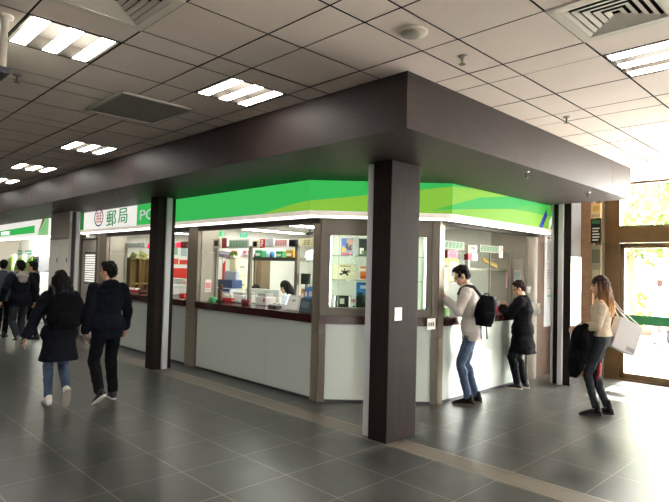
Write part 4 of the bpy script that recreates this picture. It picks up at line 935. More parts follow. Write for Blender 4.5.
def cash_machine(x0, x1, label, hood=True):
    a = pX(x1, 260, 4.95).y; c = pX(x0, 260, 4.95).y; w = (c-a)*.94
    t = thing('cash_machine', label, 'cash machine', (4.95, (a+c)/2, 0), -PI/2, 'cash machines in the far alcove'); h = 1.42
    q = MB(); q.box((-w/2, .02, 0), (w/2, .44, h), bev=.02); part('body', q, C('#d4d7d6', .35), t)
    q = MB(); q.box((-w/2*.75, 0, .98), (w/2*.6, .025, 1.34), bev=.008); part('screen_panel', q, C('#3d4650', .2), t)
    q = MB(); q.box((-w/2*.5, -.08, .86), (w/2*.5, .03, .92), bev=.01); part('keypad_shelf', q, GREYP, t)
    if hood:
        q = MB(); W = w; n = 12
        arc = [(W/2-W*.98*math.cos(PI/2*k/n), h+.5*math.sin(PI/2*k/n)) for k in range(n+1)]
        arc2 = [(W/2-W*.80*math.cos(PI/2*k/n), h+.40*math.sin(PI/2*k/n)) for k in range(n+1)]
        MX = Matrix(((1,0,0,0),(0,0,-1,0),(0,1,0,0),(0,0,0,1)))
        q.prism(arc+[(W/2, h)], -.12, -.03, C('#eef3ea', .4), MX); q.prism(arc2+[(W/2, h)], -.02, .02, mat('machine_green', '#8cc63f', .35), MX)
        part('green_hood', q, None, t)
    else:
        q = MB(); q.box((-w/2, -.02, h), (w/2, .4, 1.86), bev=.015); part('head_cabinet', q, C('#8d9194', .35), t); q = MB(); q.box((-w/2*.7, -.03, 1.5), (w/2*.7, -.02, 1.78)); part('screen', q, C('#4c5864', .2), t)
cash_machine(4.0, 12.5, 'white cash machine with a green arched hood, farthest of the row')
cash_machine(13, 22.5, 'white cash machine with a green arched hood, in the middle of the row')
cash_machine(23, 33, 'white cash machine with a green arched hood, next to the grey machine')
cash_machine(33.3, 39.5, 'narrow grey cash machine at the near end of the row', False)
for k, (x0, x1, nm) in enumerate(((8.5, 13, 'farthest'), (16.5, 21.5, 'second farthest'), (25, 31.5, 'third'), (34.5, 41.5, 'nearest'))):
    sheet('machine_sign', nm+' small teal plate on the bright wall above the cash machines', 'sign', 'x', 5.38, x0, x1, 250.3, 254.5, C('#4f9f8d', .5), ((.1, .3, .9, .6, C('#dfeeea')),), .012)
t = thing('dark_kiosk', 'dark upright kiosk at the very end of the cash machine alcove', 'kiosk', (4.4, 20.2, 0), -PI/2); q = MB(); q.box((-.2, -.1, 0), (.2, .1, 2.0), bev=.01); part('frame', q, C('#3c4552', .4), t); q = MB(); q.box((-.15, -.11, .9), (.15, -.1, 1.9)); part('panel', q, C('#cfd8dc', .3), t)

# ================================================================== OUTSIDE THE GLASS
def tree(label, p, h, cr, n, seed, c):
    t = thing('tree', label, 'tree', p); rr = random.Random(seed)
    q = MB(); q.tube([(0,0,0), (.05,.03,h*.3), (.0,.1,h*.6), (.1,.1,h*.85)], [.16, .13, .09, .04], n=9)
    for k in range(5):
        a = rr.uniform(0, 6.28); q.tube([(0,.05,h*(.35+.08*k)), (cr*.6*math.cos(a), cr*.6*math.sin(a), h*(.55+.08*k))], [.05, .015], n=6)
    part('trunk', q, C('#5a4436', .8), t)
    q = MB()
    for k in range(n):
        a = rr.uniform(0, 6.28); el = rr.uniform(-1, 1); r = cr*rr.uniform(.35, 1)**.5; cz = h*.72
        c0 = V((r*math.cos(a)*math.sqrt(1-el*el*.8), r*math.sin(a)*math.sqrt(1-el*el*.8), cz+el*h*.33))
        for j in range(3):
            u = V((rr.uniform(-1,1), rr.uniform(-1,1), rr.uniform(-1,1))).normalized()*rr.uniform(.10,.2); w = u.orthogonal().normalized()*u.length*.6; cc = c0+V((rr.uniform(-.2,.2), rr.uniform(-.2,.2), rr.uniform(-.2,.2)))
            q.add([cc-u, cc+w, cc+u, cc-w], [(0,1,2,3)])
    part('foliage', q, C(c, .7), t)
tree('broad green tree outside seen through the top window', (23, 5.7, -.02), 7.2, 2.6, 900, 1, '#45602c')
tree('slim tree outside whose crown shows next to the canopy end', (17.5, 5.35, -.02), 5.6, 1.3, 420, 2, '#566f33')
tree('far tree outside behind the hedge', (32, 11, -.02), 7.5, 2.6, 600, 3, '#4c6530')
def hedge(label, p, L, h, seed):
    t = thing('hedge', label, 'hedge', p, math.radians(100)); rr = random.Random(seed); q = MB()
    for k in range(520):
        cc = V((rr.uniform(-L/2, L/2), rr.uniform(-.35, .35), rr.uniform(.05, h))); u = V((rr.uniform(-1,1), rr.uniform(-1,1), rr.uniform(-1,1))).normalized()*.13; w = u.orthogonal().normalized()*.09
        q.add([cc-u, cc+w, cc+u, cc-w], [(0,1,2,3)])
    part('foliage', q, C('#6b7a28', .7), t); q = MB(); q.box((-L/2, -.4, 0), (L/2, .4, .22)); part('planter_kerb', q, C('#c9c2b4'), t)
hedge('yellow-green hedge outside behind the glass door', (18.5, 5.1, -.02), 4.6, 1.25, 4)
t = thing('parked_scooter', 'small red scooter parked far outside on the bright paving', 'scooter', (16.0, 4.45, -.02), 1.9)
q = MB(); q.tube([(-.55, 0, .5), (-.2, 0, .45), (.05, 0, .28), (.35, 0, .3), (.5, 0, .75)], [.1, .16, .12, .1, .06], n=10); part('body', q, C('#d23a30', .3), t)
for x in (-.5, .55): q = MB(); q.tube([(x, -.05, .22), (x, .05, .22)], .22, n=20); part('wheel', q, BLACK, t)
q = MB(); q.box((-.6, -.13, .6), (-.05, .13, .7), bev=.03); part('seat', q, BLACK, t); q = MB(); q.tube([(.5, -.3, .95), (.48, 0, .98), (.5, .3, .95)], .015, n=8); q.tube([(.48, 0, .7), (.48, 0, .98)], .02, n=8); part('handlebar', q, DGREY, t)
# ================================================================== PEOPLE
SKIN = mat('skin', '#c69a7e', .5, var=.03, vscale=9); LIP = C('#a86a60', .45); EYE_M = C('#1d1816', .3)
def fuse(mb, name, vox, sm=2, amp=0, freq=12, mats=None, stretch=(1, 1, 1), seed=0):
    me = mb.mesh('tmp'); o = bpy.data.objects.new('tmp', me); COL.objects.link(o)
    r = o.modifiers.new('r', 'REMESH'); r.mode = 'VOXEL'; r.voxel_size = vox; r.use_smooth_shade = True
    s = o.modifiers.new('s', 'SMOOTH'); s.factor = .5; s.iterations = sm
    bpy.context.view_layer.update()
    out = bpy.data.meshes.new_from_object(o.evaluated_get(bpy.context.evaluated_depsgraph_get()))
    bpy.data.objects.remove(o); bpy.data.meshes.remove(me); out.name = name
    if amp:
        nn = [v.normal.copy() for v in out.vertices]
        for v, n in zip(out.vertices, nn):
            p = V((v.co.x*stretch[0], v.co.y*stretch[1], v.co.z*stretch[2]))*freq+V((seed*3.1, seed, 0))
            v.co += n*amp*(noise.noise(p)+.5*noise.noise(p*2.3))
    out.materials.clear()
    for m_ in (mats or []): out.materials.append(m_)
    for p in out.polygons: p.use_smooth = True; p.material_index = 0
    out.update(); return out
def ik(a, c, l1, l2, pole):
    a, c, pole = V(a), V(c), V(pole); d = c-a; L = min(d.length, (l1+l2)*.995); d.normalize()
    x = (l1*l1-l2*l2+L*L)/(2*L); h = math.sqrt(max(l1*l1-x*x, 0)); p = (pole-d*pole.dot(d)).normalized()
    return a+d*x+p*h, a+d*L
def ering(c, fw, lt, rx, ry, n=18):
    return [c+fw*rx*math.cos(2*PI*k/n)+lt*ry*math.sin(2*PI*k/n) for k in range(n)]
def hand(mb, wrist, d, palm, side, curl=.5, s=1):
    d = d.normalized(); palm = (palm-d*palm.dot(d)).normalized(); lat = d.cross(palm)*side   # lat points to the thumb side
    R = Matrix((d, lat, palm)).transposed()
    mb.ell(wrist+d*.05*s, (.055*s, .040*s, .017*s), None, 12, 8, None, R)
    for k, (o, ln) in enumerate(((.027, .074), (.009, .082), (-.009, .076), (-.027, .060))):
        b0 = wrist+d*.088*s+lat*o*s; c1 = curl*.7; d1 = (d*math.cos(c1)+palm*math.sin(c1)); d2 = (d*math.cos(c1*2.1)+palm*math.sin(c1*2.1))
        m1 = b0+d1*ln*.52*s; e1 = m1+d2*ln*.5*s
        mb.cap(b0-d*.02*s, m1, .0092*s, .0085*s, None, 8); mb.cap(m1, e1, .0085*s, .0070*s, None, 8)
    tb = wrist+d*.03*s+lat*.030*s; td = (d*.75+lat*.6+palm*.35).normalized(); m1 = tb+td*.035*s; e1 = m1+(td+d*.5+palm*.3*curl).normalized()*.032*s
    mb.cap(tb, m1, .0125*s, .0100*s, None, 8); mb.cap(m1, e1, .0100*s, .0080*s, None, 8)
def person(label, loc, heading, H, lf, rf, lh, rh, lean=0, dz=0, hyaw=0, hpitch=0, top=None, legs=None, shoe=None, hair=None, vox=.007, girth=1.0, female=False,
           curl=(.5, .5), palms=((0, -1, 0), (0, 1, 0)), elb=((-.7, .5, -.4), (-.7, -.5, -.4)), glasses=False, group=None, bare=False):
    t = thing('person', label, 'person', (loc[0], loc[1], 0), math.radians(heading), group)
    s = H/1.75; g = girth; X, Y, Z = V((1, 0, 0)), V((0, 1, 0)), V((0, 0, 1))
    Rl = Matrix.Rotation(math.radians(lean), 3, 'Y'); hipz = (.93+dz)*s; hip0 = V((0, 0, hipz))
    T = lambda x, y, z: hip0+Rl@V((x*s, y*s, (z-.93)*s))            # torso-fixed point
    Tx, Tz = Rl@X, Rl@Z
    sw = .178 if not female else .158; hw = .088
    SH = {1: T(-.005, sw, 1.415), -1: T(-.005, -sw, 1.415)}; HP = {1: T(0, hw, .92), -1: T(0, -hw, .92)}
    body = MB()
    tor = [(.86, .095, .13), (.93, .112, .16), (1.00, .105, .152), (1.09, .09, .130), (1.18, .10, .142), (1.28, .112, .16), (1.37, .105, .165), (1.43, .085, .14), (1.47, .06, .085)]
    if female: tor = [(z, a*(1.04 if 1.2 < z < 1.35 else .95), b_*(.9 if z > 1.05 else 1.02)) for z, a, b_ in tor]
    def torso(mb, off, z0, z1, flare=0, drop=0):
        rings = []
        zs = [r for r in tor if z0 <= r[0] <= z1]
        for z, a, b_ in zs:
            ex = .024 if off > .015 and z < 1.02 else 0
            rings.append(ering(T(0, 0, z), Tx, Y, (a*g+off+ex*.7)*s, (b_*g+off+ex)*s))
        if z0 < .86:
            k = 5; a, b_ = tor[0][1], tor[0][2]; low = []
            for i in range(k, 0, -1):
                z = .86-(.86-z0)*i/k; f = flare*i/k
                low.append(ering(V((0, 0, (z+dz)*s))+Tx*0, X, Y, (a*g+off+.02+f)*s, (b_*g+off+.025+f)*s))
            rings = low+rings
        mb.loft(rings)
    torso(body, 0, .86, 1.5)
    # head
    nb = T(0, 0, 1.46); Rh = Matrix.Rotation(math.radians(hyaw), 3, 'Z') @ Matrix.Rotation(math.radians(hpitch), 3, 'Y')
    hc = nb+Rl@V((.012*s, 0, .085*s)); Hd = lambda x, y, z: hc+Rh@V((x*s, y*s, z*s))      # head frame, origin at the top of the neck
    body.cap(T(-.01, 0, 1.42), Hd(-.005, 0, .02), .062*s, .053*s)
    body.ell(Hd(-.008, 0, .105), (.094*s, .073*s, .098*s), None, 18, 12, None, Rh); body.ell(Hd(.03, 0, .05), (.060*s, .056*s, .078*s), None, 16, 10, None, Rh)
    body.cap(Hd(.055, 0, .0), Hd(.062, 0, .012), .030*s, .030*s)
    body.cap(Hd(.088, 0, .085), Hd(.104, 0, .052), .008*s, .014*s); body.ell(Hd(.080, 0, .018), (.014*s, .024*s, .008*s), None, 10, 6, None, Rh)
    for sd in (1, -1):
        body.ell(Hd(-.005, sd*.074, .07), (.016*s, .010*s, .030*s), None, 10, 8, None, Rh); body.ell(Hd(.076, sd*.028, .100), (.014*s, .024*s, .008*s), None, 10, 6, None, Rh)
    # limbs
    J = {}
    for sd, f, h, cu, pm, ep in ((1, lf, lh, curl[0], palms[0], elb[0]), (-1, rf, rh, curl[1], palms[1], elb[1])):
        ank = V(f[:3])*s; kn, ank = ik(HP[sd], ank, .435*s, .43*s, (1, .05*sd, .05)); J['k', sd] = kn; J['a', sd] = ank
        J['M', sd] = Matrix.Translation(ank) @ Matrix.Rotation(math.radians(f[4]), 4, 'Z') @ Matrix.Rotation(math.radians(f[3]), 4, 'Y')
        body.cap(HP[sd], kn, .080*s*g, .052*s*g); body.cap(kn, ank, .052*s*g, .036*s); body.ell(kn.lerp(ank, .28)+V((-.012*s, 0, 0)), (.05*s*g, .048*s*g, .09*s))
        M = J['M', sd]; body.cap(M@V((-.03*s, 0, -.045*s)), M@V((.13*s, 0, -.06*s)), .034*s, .024*s)
        el, wr = ik(SH[sd], V(h)*s, .285*s, .255*s, ep); J['e', sd] = el; J['w', sd] = wr
        body.cap(SH[sd], el, .046*s*g, .036*s*g); body.cap(el, wr, .037*s*g, .026*s)
        hand(body, wr, wr-el, V(pm), sd, cu, s)
    bm_ = fuse(body, 'body', vox, 2, 0, mats=[SKIN, EYE_M, LIP])
    Ri = Rh.inverted()
    for p in bm_.polygons:
        q_ = Ri@(p.center-hc)/s
        if q_.x > .06:
            if abs(abs(q_.y)-.029) < .014 and abs(q_.z-.084) < .007: p.material_index = 1
            elif abs(abs(q_.y)-.029) < .021 and abs(q_.z-.105) < .005: p.material_index = 1
            elif abs(q_.y) < .024 and abs(q_.z-.017) < .007: p.material_index = 2
    link('body', bm_, t)
    # clothes
    if legs:
        c, loose, cuff = legs; q = MB(); torso(q, .013, .86, 1.1)
        for sd in (1, -1):
            kn, an = J['k', sd], J['a', sd]; q.cap(HP[sd], kn, (.086*g+loose*.6)*s, (.058*g+loose)*s); q.cap(kn, kn.lerp(an, cuff), (.058*g+loose)*s, (.044+loose)*s); q.ell(kn.lerp(an, .28)+V((-.012*s, 0, 0)), ((.053*g+loose)*s, (.052*g+loose)*s, .1*s))
        link('trousers', fuse(q, 'trousers', vox, 2, .007*s, 9, [c], (1, 1, 1.6), 3), t)
    if top:
        c = top['m']; off = top.get('off', .022); q = MB(); torso(q, off, top['z0'], 1.47 if not bare else 1.40, top.get('flare', 0))
        nm = top.get('name', 'jacket')
        if not bare:
            q.loft([ering(T(-.012, 0, z), Tx, Y, r1*s, r2*s) for z, r1, r2 in ((1.42, .10, .13), (1.46, .082, .098), (1.50, .072, .076), (1.515+top.get('collar', 0), .068, .07))])
        sl = top.get('sleeve', .93); so = top.get('so', .018)
        for sd in (1, -1):
            el, wr = J['e', sd], J['w', sd]
            a0 = SH[sd] if not bare else SH[sd]+V((0, 0, -.05*s))
            q.cap(a0, el, (.052*g+so)*s, (.040*g+so)*s); q.cap(el, el.lerp(wr, sl), (.042*g+so)*s, (.030+so)*s)
        if top.get('hood') == 'same':
            q.ell(T(-.10, 0, 1.45), (.062*s, .115*s, .085*s)); q.ell(T(-.115, 0, 1.37), (.04*s, .085*s, .07*s))
        j = link(nm, fuse(q, nm, vox, 2, top.get('amp', .010)*s, 8, [c], (1, 1, 1.3), len(label) % 7), t)
        if isinstance(top.get('hood'), bpy.types.Material):
            q = MB(); q.ell(T(-.10, 0, 1.445), (.075*s, .125*s, .075*s)); q.ell(T(-.125, 0, 1.36), (.045*s, .095*s, .08*s)); link('hood', fuse(q, 'hood', vox, 2, .006, 14, [top['hood']]), j)['label'] = 'light grey lined hood'
    if shoe:
        c, solem, hi = shoe
        for sd in (1, -1):
            M = J['M', sd]; q = MB(); A = lambda x, y, z: M@V((x*s, y*s, z*s))
            prof = [(-.072, .020, .03, -.050), (-.055, .032, .04, -.042), (.0, .036, .045, -.036), (.06, .040, .036, -.045), (.12, .044, .026, -.056), (.165, .036, .018, -.064), (.192, .016, .010, -.070)]
            q.loft([[A(x, ry*math.cos(2*PI*k/14), zc+rz_*math.sin(2*PI*k/14)) for k in range(14)] for x, ry, rz_, zc in prof])
            q.cap(A(-.02, 0, -.03), A(-.012, 0, .02+hi), .046*s, .045*s)
            o = link('shoe', fuse(q, 'shoe', min(vox, .007), 2, 0, mats=[c]), t)
            q = MB(); pl = [(-.078, .0), (-.068, .026), (-.03, .036), (.05, .041), (.12, .046), (.17, .038), (.2, .012), (.2, -.012), (.17, -.038), (.12, -.046), (.05, -.041), (-.03, -.036), (-.068, -.026)]
            q.loft([[A(x, y, -.086) for x, y in pl], [A(x*1.01, y*1.03, -.066) for x, y in pl]], smooth=False); part('sole', q, solem, o)
    if hair:
        kind, c = hair; q = MB()
        if kind == 'short':
            q.ell(Hd(-.024, 0, .126), (.098*s, .083*s, .096*s), None, 18, 12, None, Rh); q.ell(Hd(-.055, 0, .085), (.062*s, .076*s, .085*s), None, 16, 10, None, Rh); q.ell(Hd(.022, .01, .182), (.058*s, .058*s, .034*s), None, 14, 8, None, Rh)
            me = fuse(q, 'hair', vox, 1, .015*s, 30, [c], (1, 1, .6), 1)
        else:
            ln = {'bob': .30, 'long': .44}[kind]
            q.ell(Hd(-.018, 0, .120), (.101*s, .086*s, .100*s), None, 18, 12, None, Rh)
            rings = []
            for k in range(9):
                f = k/8; z = .13-ln*f; bx = -.045-.02*f; rings.append(ering(Hd(bx-.0, 0, z), Rh@X, Rh@Y, (.075+.02*math.sin(f*2.6)-.035*max(f-.75, 0)*4*.5)*s, (.092+.03*math.sin(f*2.8))*s))
            q.loft(rings)
            for sd in (1, -1): q.cap(Hd(.01, sd*.078, .11), Hd(.0, sd*.092, .13-ln*.8), .026*s, .024*s)
            me = fuse(q, 'hair', vox, 1, .013*s, 30, [c], (1.4, 1.4, .22), 2)
        link('hair', me, t)
    if glasses:
        q = MB()
        for sd in (1, -1):
            cc = Hd(.098, sd*.031, .083); ring = [cc+(Rh@V((0, .024*s*math.cos(a), .018*s*math.sin(a)))) for a in [2*PI*k/14 for k in range(15)]]; q.tube(ring, .0019*s, n=6)
            q.tube([Hd(.094, sd*.055, .086), Hd(.01, sd*.079, .086)], .0019*s, n=6)
        q.tube([Hd(.101, -.008, .086), Hd(.101, .008, .086)], .0019*s, n=6); part('glasses', q, BLACK, t)
    bpy.context.view_layer.update()
    t['_'] = 0; del t['_']
    return t, J, T, s
def wpt(t, p):                                          # person-local point to world
    return Matrix.Translation(t.location) @ Matrix.Rotation(t.rotation_euler.z, 4, 'Z') @ V(p)

NAVY = mat('navy_jacket_cloth', '#10131c', .9, spec=.12, bump=.3, bscale=60); NAVY2 = mat('dark_parka_cloth', '#14161d', .9, spec=.12, bump=.3, bscale=60)
BLKCL = mat('black_cloth', '#0f0f12', .95, spec=.08, bump=.3, bscale=60); DTROU = mat('black_trousers', '#131418', .9, spec=.12, bump=.2, bscale=90)
JEANB = mat('blue_jeans', '#3a4a63', .85, var=.18, vscale=9, bump=.2, bscale=120); JEAND = mat('dark_jeans', '#20242b', .85, var=.12, vscale=9)
SHIRT = mat('white_shirt', '#b9b2ab', .9, spec=.1, bump=.15, bscale=50); CREAMT = mat('cream_knit', '#b8a996', .9, spec=.1, bump=.4, bscale=90)
HAIRB = mat('black_hair', '#0d0b0a', .6, spec=.15, bump=.5, bscale=30, stretch=(8, 8, 1)); HAIRBR = mat('dark_brown_hair', '#24140f', .6, spec=.15, bump=.5, bscale=30, stretch=(8, 8, 1))
def ombre():
    m = mat('ombre_hair', '#5a3a25', .6, spec=.2, bump=.5, bscale=30, stretch=(8, 8, 1)); nt = m.node_tree; b = nt.nodes['Principled BSDF']
    tc = nt.nodes.new('ShaderNodeTexCoord'); sp = nt.nodes.new('ShaderNodeSeparateXYZ'); nt.links.new(tc.outputs['Object'], sp.inputs[0])
    r = nt.nodes.new('ShaderNodeValToRGB'); mr = nt.nodes.new('ShaderNodeMapRange'); mr.inputs[1].default_value = 1.18; mr.inputs[2].default_value = 1.62; nt.links.new(sp.outputs['Z'], mr.inputs[0]); nt.links.new(mr.outputs[0], r.inputs[0])
    e = r.color_ramp.elements; e[0].color = lin('#c79b5e'); e[1].color = lin('#2f1c14'); e.new(.45).color = lin('#8f6238'); nt.links.new(r.outputs[0], b.inputs['Base Color']); return m
OMBRE = ombre()

# ---- couple walking away
man, Jm, Tm, sm_ = person('person in a navy hooded jacket and black trousers walking away, bareheaded, head turned aside', (2.83, 6.86), 88, 1.72, (-.14, .12, .150, 36, 20), (.06, -.12, .088, 0, -4), (.02, .27, .86), (.10, -.27, .90), lean=3, hyaw=38, hpitch=4,
    top=dict(m=NAVY, z0=.80, flare=.0, off=.034, so=.026, hood='same', amp=.012), legs=(DTROU, .018, .93), shoe=(BLACK, mat('white_sole', '#dcd9d2', .6), 0), hair=('short', HAIRB), girth=1.02, curl=(.7, .7), vox=.0075)
girl, Jg, Tg, sg = person('person in a knee-length dark parka and blue jeans walking away with a black backpack', (2.29, 6.93), 84, 1.60, (.13, .075, .09, 0, 4), (-.22, -.06, .24, 62, 0), (.0, .40, .86), (.24, -.26, 1.04), lean=4, hpitch=6,
    top=dict(m=NAVY2, z0=.60, flare=.04, off=.038, so=.03, hood='same', amp=.010), legs=(JEANB, .006, .90), shoe=(mat('white_sneaker', '#cfc9c2', .6), mat('worn_sole', '#8d877f', .7), 0), hair=('bob', HAIRB), female=True, curl=(.6, .6), vox=.0075)
def backpack(label, t, T, s, off, w, h, d, z, c, lat=0, straps=True, roll=0, shape=0):
    o = thing('backpack', label, 'backpack', wpt(t, T(off, lat, z)), t.rotation_euler.z); L = MB(); n = 16
    M = Matrix.Rotation(roll, 4, 'X'); rings = []
    for k in range(9):
        f = k/8; zz = h*f; kk = (.80+.35*math.sin(PI*min(f*1.05, 1))) * (1-.45*max(f-.75, 0)*4*.5); pts = []
        for i in range(n):
            a = 2*PI*i/n; ca, sa = math.cos(a), math.sin(a); e = .55
            pts.append(M@V((-d/2+d/2*kk*math.copysign(abs(ca)**e, ca), w/2*kk*math.copysign(abs(sa)**e, sa), zz)))
        rings.append(pts)
    L.loft(rings); link('bag_body', fuse(L, 'bag_body', .008, 3, .006, 14, [c]), o)
    q = MB(); q.box((-d-.055, -w*.34, h*.12), (-d+.02, w*.34, h*.48), None, M, .025); part('front_pocket', q, c, o)
    q = MB(); q.tube([M@V((-.06, -.04, h*.97)), M@V((-.06, -.03, h*1.06)), M@V((-.06, .03, h*1.06)), M@V((-.06, .04, h*.97))], .009, n=8); part('top_handle', q, BLACK, o)
    return o
bp = backpack('black backpack on the back of the person in the dark parka', girl, Tg, sg, -.155, .31, .42, .15, 1.00, BLKCL)
q = MB()
for sd in (1, -1): q.tube([(-.02, sd*.10, .36), (.06, sd*.105, .485), (.16, sd*.11, .50), (.24, sd*.115, .40), (.255, sd*.12, .25), (.2, sd*.165, .12), (.0, sd*.17, .06)], .017, n=8)
part('shoulder_strap', q, BLACK, bp)

# ---- man at the counter in a white shirt
wl = (6.36, 3.86); hd_ = 118; HW = pY(446, 299, 4.06)
ca, sa = math.cos(math.radians(hd_)), math.sin(math.radians(hd_))
def loc_of(base, hd, p, s):                            # world point to person-local, unscaled
    dx, dy = p[0]-base[0], p[1]-base[1]; a = math.radians(hd); return ((dx*math.cos(a)+dy*math.sin(a))/s, (-dx*math.sin(a)+dy*math.cos(a))/s, p[2]/s)
hs = 1.80/1.75
wm, Jw, Tw, sw_ = person('person in a white shirt and blue jeans leaning over the counter, head bowed', wl, hd_, 1.80, (.03, .09, .088, 0, 6), (-.06, -.09, .088, 0, -2), loc_of(wl, hd_, HW, hs), loc_of(wl, hd_, (HW.x+.10, HW.y+.07, HW.z-.03), hs), lean=9, hyaw=14, hpitch=26,
    top=dict(m=SHIRT, z0=.80, off=.024, so=.020, name='shirt', amp=.010, sleeve=.9), legs=(JEANB, .006, .95), shoe=(mat('brown_black_shoe', '#171412', .7, spec=.1), mat('tan_sole', '#5d5346', .8), 0), hair=('short', HAIRB), glasses=True, curl=(.8, .8), palms=((-.2, -1, -.4), (.2, 1, -.4)), vox=.007, girth=.95,
    elb=((-.6, .6, -.7), (-.6, -.6, -.7)))
bp2 = backpack('black bag slung behind the person in the white shirt', wm, Tw, sw_, -.115, .23, .39, .15, .98, BLKCL, .085, True, .12)
bp2.rotation_euler.z = math.radians(hd_-58); bpy.context.view_layer.update()
TB = lambda x, y, z: (Matrix.Translation(bp2.location) @ Matrix.Rotation(bp2.rotation_euler.z, 4, 'Z')).inverted() @ wpt(wm, Tw(x, y, z))
q = MB(); q.tube([V((-.06, 0, .34)), TB(-.15, .12, 1.38), TB(-.10, .13, 1.47), TB(-.02, .125, 1.492), TB(.06, .12, 1.46), TB(.10, .125, 1.39)], .022, n=8); part('shoulder_strap', q, BLACK, bp2)
q = MB()
for y in (-.03, .05): q.tube([(-.10, y, .03), (-.12, y+.01, -.07), (-.115, y, -.16)], .008, n=6)
part('loose_strap', q, BLACK, bp2)
p_ = V((6.02, 4.13, 1.20)); hp = thing('banknote_envelope', 'small green slip in the hands of the person in the white shirt', 'paper', (HW.x-.02, HW.y+.06, HW.z-.05), .6); q = MB(); q.box((-.06, -.04, 0), (.06, .04, .006), None, Matrix.Rotation(.35, 4, 'X')); part('slip', q, C('#8fb08a'), hp)

# ---- customer in a black coat with a phone
dl = (7.80, 3.88); dh = 104; ds = 1.60/1.75
PH = pY(501, 304, 4.17)
dw, Jd, Td, sd_ = person('person in a long black coat with short hair holding a phone at the counter', dl, dh, 1.60, (.05, .085, .088, 0, 2), (-.03, -.085, .088, 0, -4), loc_of(dl, dh, (PH.x+.02, PH.y+.02, PH.z-.03), ds), loc_of(dl, dh, (PH.x+.10, PH.y-.08, PH.z-.05), ds), lean=2, hyaw=18, hpitch=24,
    top=dict(m=BLKCL, z0=.58, flare=.05, off=.045, so=.036, name='coat', amp=.012, collar=.0, sleeve=.74), legs=(DTROU, .014, .95), shoe=(BLACK, mat('pale_sole', '#b9b0a2', .7), 0), hair=('short', HAIRBR), curl=(.9, .9), palms=((0, -1, .2), (0, 1, .2)), female=True, vox=.007, girth=1.08)
t = thing('smartphone', 'dark phone held up by the person in the black coat', 'phone', (PH.x-.03, PH.y+.03, PH.z-.0), math.radians(dh)-PI/2); q = MB(); M = Matrix.Rotation(-.6, 4, 'X'); q.box((-.036, 0, 0), (.036, .009, .14), None, M, .003); part('case', q, BLACK, t); q = MB(); q.box((-.032, -.001, .006), (.032, 0, .134), None, M); part('screen', q, C('#9fa9b3', .2), t)

# ---- woman waiting by the entrance
gl = (7.05, 2.50); gh = 108; gs = 1.68/1.75
gw, Jw2, Tw2, gsc = person('person with long two-tone hair and cream top waiting near the glass entrance', gl, gh, 1.68, (.05, .07, .108, 4, 4), (-.08, -.075, .108, 4, 0), (.26, .10, 1.10), (.20, -.10, 1.08), lean=0, dz=.018, hyaw=8, hpitch=5,
    top=dict(m=CREAMT, z0=.95, off=.022, so=.024, name='knit_top', amp=.009, sleeve=.86), legs=(JEAND, .002, .92), shoe=(mat('black_boot_leather', '#0f0d0b', .5, spec=.2), BLACK, .045), hair=('long', OMBRE), female=True, bare=True, curl=(.6, .6), palms=((0, -1, -.3), (0, 1, -.3)), vox=.007, girth=.96)
# black coat over the forearm
t = thing('folded_coat', 'black coat hanging over the arm of the waiting person', 'coat', wpt(gw, V((.26, .10, .42))*gsc), math.radians(gh)); rr = random.Random(2)
q = MB()
q.loft([[V((rx*math.cos(2*PI*k/16)+cx_, ry*math.sin(2*PI*k/16)+cy_, z)) for k in range(16)] for z, rx, ry, cx_, cy_ in ((.72, .03, .07, -.09, 0), (.70, .09, .13, -.09, 0), (.62, .125, .14, -.06, 0), (.45, .135, .12, -.03, .0), (.28, .12, .12, .0, .02), (.14, .09, .09, .025, .03), (.06, .05, .06, .035, .03))])
q.loft([[V((rx*math.cos(2*PI*k/14)+cx_, ry*math.sin(2*PI*k/14)+cy_, z)) for k in range(14)] for z, rx, ry, cx_, cy_ in ((.68, .06, .06, -.14, -.04), (.5, .08, .07, -.15, -.05), (.25, .08, .06, -.16, -.06), (.05, .07, .055, -.17, -.05), (-.04, .05, .045, -.17, -.05))])
link('coat_body', fuse(q, 'coat_body', .009, 2, .022, 11, [BLKCL], (1, 1, .6), 5), t)
q = MB(); q.tube([(-.205, -.02, .02), (-.235, -.035, .14), (-.245, -.05, .25)], [.012, .022, .014], n=8); part('red_lining', q, C('#8f1f2a'), t)
# white tote
tp = wpt(gw, V((-.19, -.15, .87))*gsc)
t = thing('tote_bag', 'white flat shopping bag hanging from the shoulder of the waiting person', 'bag', tp, math.radians(gh)+.75)
W_, H_, D_ = .36, .38, .11; q = MB(); M = Matrix.Rotation(-.38, 4, 'Y')
q.box((-W_*.62, -D_/2, -.03), (W_*.38, D_/2, H_-.03), mat('tote_paper', '#b4b1b0', .6), M, .006); part('bag_body', q, None, t)
q = MB()
for y in (-D_/2, D_/2): q.tube([M@V((-W_*.4, y, H_-.03)), (-.02, y*.4-.0, .46), (.10, y*.3+.02, .575), (.12, y*.2+.02, .56), M@V((W_*.2, y, H_-.03))], .008, n=8)
part('handle', q, C('#c9c4bd'), t)
q = MB(); q.box((-W_*.55, D_/2*1.0+.0005, .0), (-W_*.2, D_/2+.002, .05), None, M); part('printed_mark', q, C('#8e8c90'), t)

